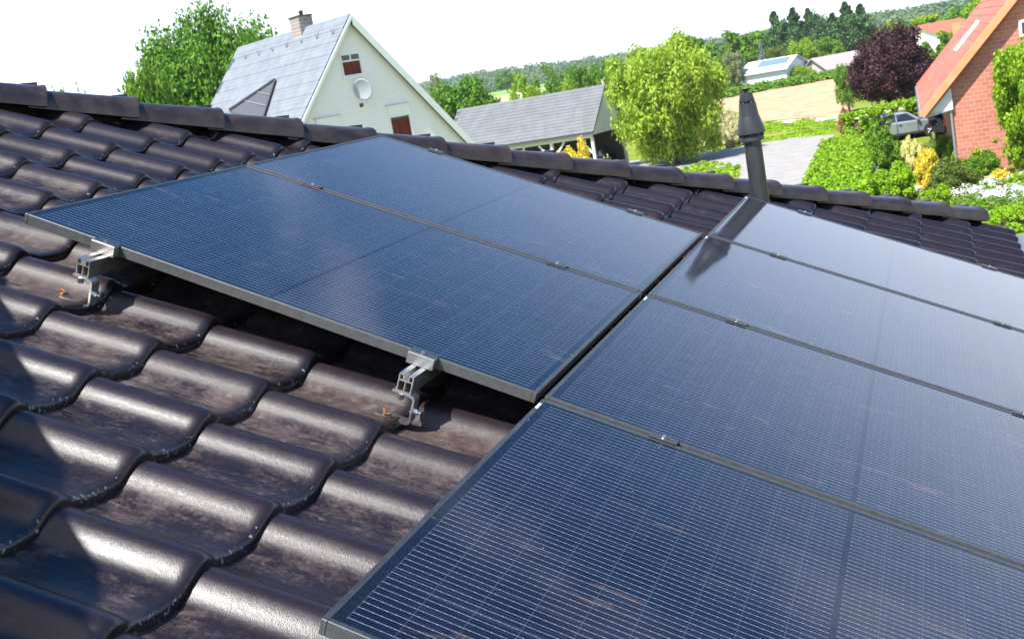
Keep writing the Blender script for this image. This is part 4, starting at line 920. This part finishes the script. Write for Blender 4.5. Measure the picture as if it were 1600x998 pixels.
# ------------------------------------------------------------------ far houses
def small_house(label, u, vbase, dist, wd, dp, he, hr, rz, wallmat, roofmat, nm='cottage', z0=0):
    b = AT(u, vbase, dist); t = empty(nm, label, 'house', (b.x, b.y, z0), (0, 0, rz))
    MB().prism([(-wd / 2, -dp / 2, 0), (wd / 2, -dp / 2, 0), (wd / 2, -dp / 2, he), (0, -dp / 2, hr - .05), (-wd / 2, -dp / 2, he)], (0, dp, 0)).build('wall', wallmat, t)
    k = .5
    for s in (-1, 1):
        MB().prism([(0, -dp / 2 - .4, hr), (s * (wd / 2 + k), -dp / 2 - .4, he - k * (hr - he) / (wd / 2)), (s * (wd / 2 + k), -dp / 2 - .4, he - k * (hr - he) / (wd / 2) + .15), (0, -dp / 2 - .4, hr + .16)], (0, dp + .8, 0)).build('roof', roofmat, t)
    return t
def zat(u, v, d): return AT(u, v, d).z
viewaz = math.atan2(FWD.y, FWD.x)
d = 188; hw = small_house('small white house with solar panels on its roof beyond the ploughed field', 1212, 128, d, 9, 7, zat(1190, 112, d), zat(1205, 98, d) + .4, viewaz + R(-90 + 55), M['white_paint'], mat('pale_roof', (.55, .55, .56), .6))
def on_roof(t, wd, he, hr, s, a, b, c, e, nm, m_):
    P = lambda fx, y: Vector((s * fx * wd / 2, y, hr + (he - hr) * fx + .20)); MB().prism([P(a, c), P(b, c), P(b, e), P(a, e)], (0, 0, .05)).build(nm, m_, t)
heh = zat(1190, 112, d); hrh = zat(1205, 98, d) + .4
M['bluepanel'] = mat('blue_panel', (.16, .24, .50), .15, .6)
for s in (-1, 1): on_roof(hw, 9, heh, hrh, s, .15, .62, -3, 1.5, 'solar_panel_block', M['bluepanel'])
d = 192; small_house('low white annex at the right end of the small white house', 1252, 118, d, 6, 7, zat(1252, 115, d), zat(1252, 97, d), viewaz + R(-60), M['white_paint'], M['slate'], 'annex')
d = 190; small_house('cottage with a warm grey roof between the conifers and the copper tree', 1308, 108, d, 6, 8, zat(1308, 104, d), zat(1308, 86, d), viewaz + R(20), M['stone'], mat('grey_brown_roof', (.34, .29, .27), .8))
d = 170; oh = small_house('cottage with a red-orange roof peeking over bushes left of the brick house', 1468, 60, d, 7, 7, zat(1468, 52, d), zat(1468, 36, d), viewaz + R(25), M['white_paint'], M['orange_tile'])
cb = AT(1495, 50, 166); MB().box((cb.x - .5, cb.y - .5, 0), (cb.x + .5, cb.y + .5, zat(1495, 36, 166))).build('brick_chimney', M['orange_verge']); tag(bpy.data.objects['brick_chimney'], 'orange free-standing chimney right of the red-orange roofed cottage', 'chimney')

# ------------------------------------------------------------------ brick house at right
e1_ = AT(1441, 180, 50)
def eave_az():
    best = None
    for a in range(0, 120):
        dd = Vector((math.cos(R(a)), math.sin(R(a)), 0)); q = PJ(e1_ + dd * 12); 
        t = abs(q[0] - 1433)
        if best is None or t < best[0]: best = (t, a)
    return best[1]
ea = eave_az(); rh = Vector((math.cos(R(ea)), math.sin(R(ea)), 0)); wr = Vector((rh.y, -rh.x, 0))   # wr: to the right along the gable
best = None
for p_ in range(25, 65):
    q = PJ(e1_ + (wr * math.cos(R(p_)) + Vector((0, 0, math.sin(R(p_)))) ) * 4); an = math.atan2(q[1] - 180, q[0] - 1441); tg = math.atan2(-20 - 180, 1600 - 1441)
    if best is None or abs(an - tg) < best[0]: best = (abs(an - tg), p_)
pr2 = R(best[1]); print('brick house az', ea, 'pitch', best)
for q in range(30, 400):
    if PJ(e1_ + rh * (q / 10))[1] < 133: break
Lb = q / 10; print('len', Lb, e1_)
bh_ = empty('brick_house', 'red brick house with a steep orange tiled roof at the right border', 'house', (e1_.x, e1_.y, 0), (0, 0, math.atan2(wr.y, wr.x)))
ze2 = e1_.z; K = 9.0; hw2 = K * math.cos(pr2); zr2 = ze2 + K * math.sin(pr2)
U = Vector((math.cos(pr2), 0, math.sin(pr2))); NN = Vector((-math.sin(pr2), 0, math.cos(pr2)))
MB().prism([Vector((0, .25, ze2)) + NN * .0, Vector((0, .25, ze2)) + U * K, Vector((0, .25, ze2)) + U * K - NN * .2, Vector((0, .25, ze2)) - NN * .2], (0, Lb - .25, 0)).build('roof', M['orange_tile'], bh_)
MB().prism([Vector((2 * hw2, .25, ze2)), Vector((hw2, .25, zr2 - .001)), Vector((hw2, .25, zr2 - .25)), Vector((2 * hw2, .25, ze2 - .2))], (0, Lb - .25, 0)).build('roof', M['orange_tile'], bh_)
nrow, nc_ = 22, 13; kh = K / nrow; wq = (Lb - .25) / nc_
tmm = MB().prism([Vector((0, 0, 0)), Vector((0, wq * .985, 0)), U * kh * 1.05 + Vector((0, wq * .985, 0)), U * kh * 1.05], NN * .05).mesh('roof_tile'); tmm.materials.append(M['orange_tile'])
for i in range(nrow):
    for j in range(nc_):
        o = link('roof_tile', tmm, None, bh_, Vector((0, .25 + j * wq, ze2)) + U * (i * kh) + NN * .02); o.rotation_euler = (0, R(2.6), 0)
MB().prism([Vector((-.06, 0, ze2 - .02)) + NN * .10, Vector((0, 0, ze2)) + U * K + NN * .10, Vector((0, 0, ze2)) + U * K - NN * .16, Vector((-.06, 0, ze2 - .02)) - NN * .16], (0, .26, 0)).build('verge', M['orange_verge'], bh_)
BM = Matrix.Translation((e1_.x, e1_.y, 0)) @ Matrix.Rotation(math.atan2(wr.y, wr.x), 4, 'Z'); BI = BM.inverted()
def bg_(u, v, y=.45): return BI @ ray_plane(u, v, BM @ Vector((0, y, 0)), rh)
xw = bg_(1487, 150).x; print('wall x', xw)
MB().prism([(xw, .45, 0), (2 * hw2 - xw, .45, 0), (2 * hw2 - xw, .45, ze2 + (xw - .0) * math.tan(pr2) - .3), (hw2, .45, zr2 - .35), (xw, .45, ze2 + xw * math.tan(pr2) - .3)], (0, Lb - .7, 0)).build('wall', M['red_brick'], bh_)
zs = bg_(1487, 171).z
MB().prism([(.12, .28, ze2 - .18), (xw, .28, ze2 + xw * math.tan(pr2) - .32), (xw, .28, zs), (.05, .28, zs)], (0, .16, 0)).build('boxed_eave', M['pale_blue'], bh_)
MB().box((.0, .45, zs), (xw - .002, Lb - .3, zs + .05)).build('soffit', M['white_paint'], bh_)
gq = MB(); 
gv = [(-.075 + .07 * math.cos(t), y, ze2 - .02 + .07 * math.sin(t)) for y in (0.0, Lb) for t in np.linspace(math.pi, 2 * math.pi, 8)]
gq.add(gv, [(i, i + 1, 9 + i, 8 + i) for i in range(7)]).build('gutter', M['zinc'], bh_)
MB().tube([(-.05, Lb - .1, ze2 - .05), (-.05, Lb - .1, 0)], [.05, .05], 8).build('downpipe', M['zinc'], bh_)
MB().tube([(xw - .08, .40, zs), (xw - .08, .40, 0)], [.05, .05], 8).build('downpipe', M['zinc'], bh_)
# skylight and window
def onR(u, v): P = BI @ ray_plane(u, v, BM @ (Vector((0, 0, ze2)) + NN * .1), BM.to_3x3() @ NN); return P
s0 = onR(1490, 78); s1 = onR(1532, 33)
def Rk(P): return (P - Vector((0, 0, ze2))).dot(U), P.y
ks0, ys0 = Rk(s0); ks1, ys1 = Rk(s1); yc = (ys0 + ys1) / 2; print('skylight', ks0, ks1, ys0, ys1)
for dy in (-.75, .15):
    def q4(k, y, n): return Vector((0, y, ze2)) + U * k + NN * n
    f = MB().prism([q4(ks0, yc + dy, .06), q4(ks1, yc + dy, .06), q4(ks1, yc + dy + .5, .06), q4(ks0, yc + dy + .5, .06)], NN * .10).build('skylight', M['white_paint'], bh_)
    MB().prism([q4(ks0 + .1, yc + dy + .09, .161), q4(ks1 - .1, yc + dy + .09, .161), q4(ks1 - .1, yc + dy + .41, .161), q4(ks0 + .1, yc + dy + .41, .161)], NN * .01).build('pane', M['pane'], f)
wq0 = bg_(1593, 58); wt = bg_(1593, 32).z
f = MB().box((wq0.x, .38, wq0.z), (wq0.x + 1.0, .449, wt)).build('window', M['white_paint'], bh_); MB().box((wq0.x + .1, .36, wq0.z + .1), (wq0.x + .9, .379, wt - .1)).build('pane', M['pane'], f)
# silver car and motorbike by the brick house
def gd(u, v): return G(u, v)
cpos = AT(1410, 205, 70); cpos.z = 0
cr_ = car('silver-blue car parked between the hedge and the brick house', M['car_silver'], cpos, math.atan2(FWD.y, FWD.x) + R(-98) )
car('black car parked behind the silver-blue car at the brick house', M['car_black'], Vector((AT(1490, 200, 74).x, AT(1490, 200, 74).y, 0)), math.atan2(FWD.y, FWD.x) + R(-98))
mb = AT(1474, 213, 66); mb.z = 0
mt = empty('motorbike', 'black and red motorbike standing behind the yellow shrub at the brick wall', 'motorbike', mb, (0, 0, viewaz + R(200)))
for x in (-.68, .68):
    a_ = [(x + .27 * math.cos(t), 0, .32 + .27 * math.sin(t)) for t in np.linspace(0, 6.2832, 17)]; MB().tube(a_, [.06] * 17, 6, cap=False).build('wheel', M['asph_dark'], mt, True)
    MB().tube([(x, -.03, .32), (x, .03, .32)], [.12, .12], 12).build('brake_disc', M['chrome'], mt)
MB().prism([(-.5, -.13, .45), (.3, -.13, .42), (.45, -.13, .85), (.1, -.13, 1.0), (-.25, -.13, .82), (-.75, -.13, .86), (-.8, -.13, .76)], (0, .26, 0)).build('body', M['car_black'], mt, bevel=.03)
MB().prism([(.25, -.17, .7), (.62, -.17, .8), (.5, -.17, 1.18), (.3, -.17, 1.05)], (0, .34, 0)).build('fairing', M['red'], mt, bevel=.03)
MB().beam((.66, 0, .32), (.42, 0, 1.05), .07, .05).build('fork', M['chrome'], mt); MB().beam((.38, -.36, 1.1), (.38, .36, 1.1), .03, .03).build('handlebar', M['asph_dark'], mt)
MB().tube([(.60, 0, .92), (.68, 0, .91)], [.09, .10], 12).build('headlight', M['white_paint'], mt)
MB().prism([(-.8, -.16, .87), (-.5, -.16, .87), (-.5, -.16, 1.08), (-.8, -.16, 1.08)], (0, .32, 0)).build('top_box', M['asph_dark'], mt, bevel=.03)
MB().box((-.88, -.15, .9), (-.855, .15, 1.0)).build('tail_light', M['red'], mt)

# ------------------------------------------------------------------ garden hedges and shrubs
def hedge(label, pts, ht, wd, lf, n, size, seed):
    """clipped hedge along ground points"""
    t = empty('hedge', label, 'hedge', (pts[0].x, pts[0].y, 0)); cs = []; ss = []; r = random.Random(seed); o = pts[0].copy(); o.z = 0
    core = MB()
    for a, b in zip(pts[:-1], pts[1:]):
        l = (b - a).length; d = (b - a).normalized(); s = Vector((-d.y, d.x, 0)); k = max(2, int(l / .5))
        core.beam(a - o + Vector((0, 0, ht * .38)), b - o + Vector((0, 0, ht * .38)), wd * .5, ht * .7)
        for i in range(k + 1):
            for j in range(26):
                # clumps spread over top and sides
                f = r.random() * (wd + 2 * ht) - ht; p = a + d * (l * (i + r.random() - .5) / k)
                if f < 0: p = p - s * (wd / 2) + Vector((0, 0, ht + f))
                elif f > wd: p = p + s * (wd / 2) + Vector((0, 0, ht - (f - wd)))
                else: p = p + s * (f - wd / 2) + Vector((0, 0, ht + r.uniform(-.05, .03)))
                cs.append(tuple(p - o)); ss.append((.15, .15, .12))
    for e_ in (pts[0], pts[-1]):
        for j in range(30): cs.append((e_.x - o.x + r.uniform(-.3, .3) * wd, e_.y - o.y + r.uniform(-.5, .5) * wd, r.uniform(.1, 1) * ht)); ss.append((.3, .3, .26))
    core.build('branches', M['wood'], t)
    me = leaves_mesh('foliage', cs, ss, int(n * 2.8), size * .58, seed, LF[lf]); link('foliage', me, None, t); return t
P_ = [G(1340, 300), G(1300, 218)]
# its top edge in the photo runs from (1315,205) to (1300,290): 1.7 m high
def topg(u, v, h): g_ = G(u, v, h); g_.z = 0; return g_
hedge('big clipped bright green hedge along the road, left of the garden shrubs', [topg(1300, 300, 1.5), topg(1322, 215, 1.5)], 1.5, 2.1, 'hedge', 16000, .12, 1)
hedge('clipped bright green hedge below the copper tree, behind the silver car', [topg(1335, 178, 1.9), topg(1432, 156, 1.9)], 1.9, 1.4, 'hedge', 9000, .16, 2)
hedge('lime clipped hedge below the roof corner at the right border', [topg(1525, 342, .4), topg(1680, 316, .4)], .4, 2.2, 'hedge', 9000, .10, 3)
ptree('shaggy green shrub between the clipped hedge and the yellow shrub, upper one', 'bush', 1, 'mid', 1370, 188, 260, 60, 52, cat='bush', n=19600, size=0.039, trunk=False, nc=60)
ptree('rounded green shrub below the shaggy one, left of the yellow shrub', 'bush', 2, 'hedge', 1388, 250, 330, 82, 45, cat='bush', n=19600, size=0.034, trunk=False, nc=60)
ptree('pale green low shrub wedged between hedge and round shrub', 'bush', 3, 'birch', 1352, 246, 300, 40, 47, cat='bush', n=8400, size=0.045, trunk=False)
ptree('tall cream-yellow variegated shrub in the middle of the garden', 'tall', 1, 'cream', 1424, 208, 320, 38, 47, cat='bush', n=14559, size=0.036, trunk=False, crown_from=0)
ptree('yellow lower shrub leaning on the right of the cream-yellow one', 'bush', 0, 'yellow', 1444, 218, 320, 36, 46.5, cat='bush', n=7279, size=0.045, trunk=False)
ptree('reddish flowering shrub at the left end of the hedge under the copper tree', 'bush', 1, 'red', 1319, 166, 200, 26, 76, cat='bush', n=4480, size=0.056, trunk=False)
# leafy shrubs against the brick house, each standing where its foot is seen
def gtree(label, kind, va, lf, u, vt, vb, wp, n, size, nc=70):
    g_ = G(u, vb); d = math.hypot(g_.x - CAM.x, g_.y - CAM.y); return ptree(label, kind, va, lf, u, vt, vb, wp, d, cat='bush', n=n, size=size, nc=nc, trunk=False, **({} if kind == 'bush' else dict(crown_from=0)))
gtree('tall bright green climbing shrub covering the right corner of the brick wall', 'round', 3, 'lime', 1604, 52, 272, 112, 33600, .024, 120)
gtree('bright green leafy bush against the foot of the brick wall', 'bush', 3, 'lime', 1522, 178, 268, 92, 22400, .030)
gtree('green bush in front of the motorbike, left of the wall bush', 'bush', 0, 'mid', 1482, 206, 262, 44, 12600, .034)
gtree('brownish loose shrub behind the white flowers', 'bush', 1, 'olive', 1482, 242, 305, 66, 12600, .032)
gtree('green leafy shrub left of the white flower bed, behind the brownish shrub', 'bush', 2, 'mid', 1530, 232, 285, 64, 14000, .032)
gtree('yellow-flowered low shrub behind the white flower bed', 'bush', 1, 'yellow', 1562, 262, 288, 34, 3000, .06)
gtree('round green shrub at the right border above the white flowers', 'bush', 3, 'lime', 1592, 262, 300, 40, 6000, .04)
gtree('low yellow-green ground shrub between the cream-yellow shrub and the hip caps', 'bush', 2, 'lime', 1462, 285, 330, 50, 7000, .04)
def scatter(name, label, cat, poly_pts, n, size, lf, seed, h, asp=1.5, up=.8, clump=60, jit=.5):
    r = np.random.default_rng(seed); g_ = [G(u, v) for u, v in poly_pts]; xs = [p.x for p in g_]; ys = [p.y for p in g_]
    def inside(x, y):
        c = False; j = len(g_) - 1
        for i in range(len(g_)):
            if (g_[i].y > y) != (g_[j].y > y) and x < (g_[j].x - g_[i].x) * (y - g_[i].y) / (g_[j].y - g_[i].y) + g_[i].x: c = not c
            j = i
        return c
    cs = []
    while len(cs) < clump:
        x, y = r.uniform(min(xs), max(xs)), r.uniform(min(ys), max(ys))
        if inside(x, y): cs.append((x, y, h * .4))
    hs = r.uniform(.5, 1.3, (clump, 1)); ss = np.array([[.9 * (max(xs) - min(xs)) / clump ** .5 * .5, (max(ys) - min(ys)) / clump ** .5 * .5, h * .6]]) * hs
    o = link(name, leaves_mesh(name, cs, ss, int(n * 2.4), size * .62, seed, LF[lf], asp, 0, up, jit)); o['kind'] = 'stuff'; tag(o, label, cat); return o
scatter('white_flowers', 'bed of small white flowers beyond the hip caps at the right border', 'flowers', [(1482, 322), (1505, 296), (1640, 276), (1640, 316), (1560, 320)], 4200, .09, 'white', 3, .4, clump=60)
scatter('flower_greenery', 'green leaves growing among the white flowers', 'ground cover', [(1440, 345), (1520, 300), (1640, 280), (1640, 330), (1560, 340)], 6000, .10, 'mid', 4, .35, clump=80)
scatter('garden_undergrowth', 'mixed low plants covering the garden ground between the shrubs', 'ground cover', [(1345, 330), (1350, 240), (1470, 220), (1600, 262), (1600, 330)], 9000, .12, 'olive', 6, .35, clump=120)
scatter('tall_grass', 'pale dry tall grass on the bank right of the yellow-green tree', 'grass', [(1095, 236), (1100, 195), (1150, 190), (1165, 196), (1160, 228)], 9000, .30, 'dry', 7, 1.0, asp=4.5, up=0, clump=140)
scatter('bank_weeds', 'green weeds on the bank between field and road', 'weeds', [(1080, 240), (1085, 180), (1160, 195), (1300, 186), (1305, 206), (1190, 222), (1110, 236)], 16000, .20, 'lime', 8, .10, clump=260)
scatter('field_margin', 'green hedgerow plants along the far edge of the ploughed field', 'hedgerow', [(1100, 160), (1105, 148), (1200, 136), (1330, 114), (1332, 119), (1210, 140), (1120, 157)], 11000, .5, 'mid', 9, 1.1, clump=200)
scatter('verge_grass', 'strip of grass on the near side of the road under the yellow-green tree', 'grass', [(1060, 268), (1100, 255), (1155, 258), (1150, 275), (1130, 290), (1060, 290)], 5000, .14, 'lime', 10, .2, clump=90)
# planter, stones, small garden things
for i, (u, v, rr_, mm_, lab) in enumerate([(1449, 252, .28, 'terracotta', 'terracotta pot standing right of the yellow shrub'), (1454, 270, .5, 'stone', 'pale stone block below the terracotta pot'), (1446, 290, .6, 'stone', 'pale flat stone lower down beside the yellow shrub')]):
    p = G(u, v, .3); o = MB()
    if i == 0: o.lathe([(0, 0), (rr_ * .7, 0), (rr_, .5), (rr_ * 1.1, .5), (rr_ * 1.1, .58), (rr_ * .9, .58), (0, .5)], 16)
    else:
        q = random.Random(i); o.hexa([(x * rr_ * (1 + q.uniform(-.2, .2)), y * rr_ * .7, z * .35 + q.uniform(-.03, .03)) for z in (0, 1) for x, y in ((-1, -1), (1, -1), (1, 1), (-1, 1))])
    ob = o.build('plant_pot' if i == 0 else 'garden_stone', M[mm_], bevel=0 if i == 0 else .05); ob.location = (p.x, p.y, .02); tag(ob, lab, 'pot' if i == 0 else 'stone')

# ------------------------------------------------------------------ air
hm = bpy.data.materials.new('haze'); hm.use_nodes = True; t_ = hm.node_tree; t_.nodes.remove(t_.nodes['Principled BSDF'])
pv = t_.nodes.new('ShaderNodeVolumePrincipled'); pv.inputs['Color'].default_value = (.86, .90, 1, 1); pv.inputs['Density'].default_value = .00016; pv.inputs['Anisotropy'].default_value = .2
t_.links.new(pv.outputs[0], t_.nodes['Material Output'].inputs['Volume'])
hz_o = MB().box((-70, -1550, -12), (2700, 2500, 75)).build('haze', hm); hz_o['kind'] = 'stuff'
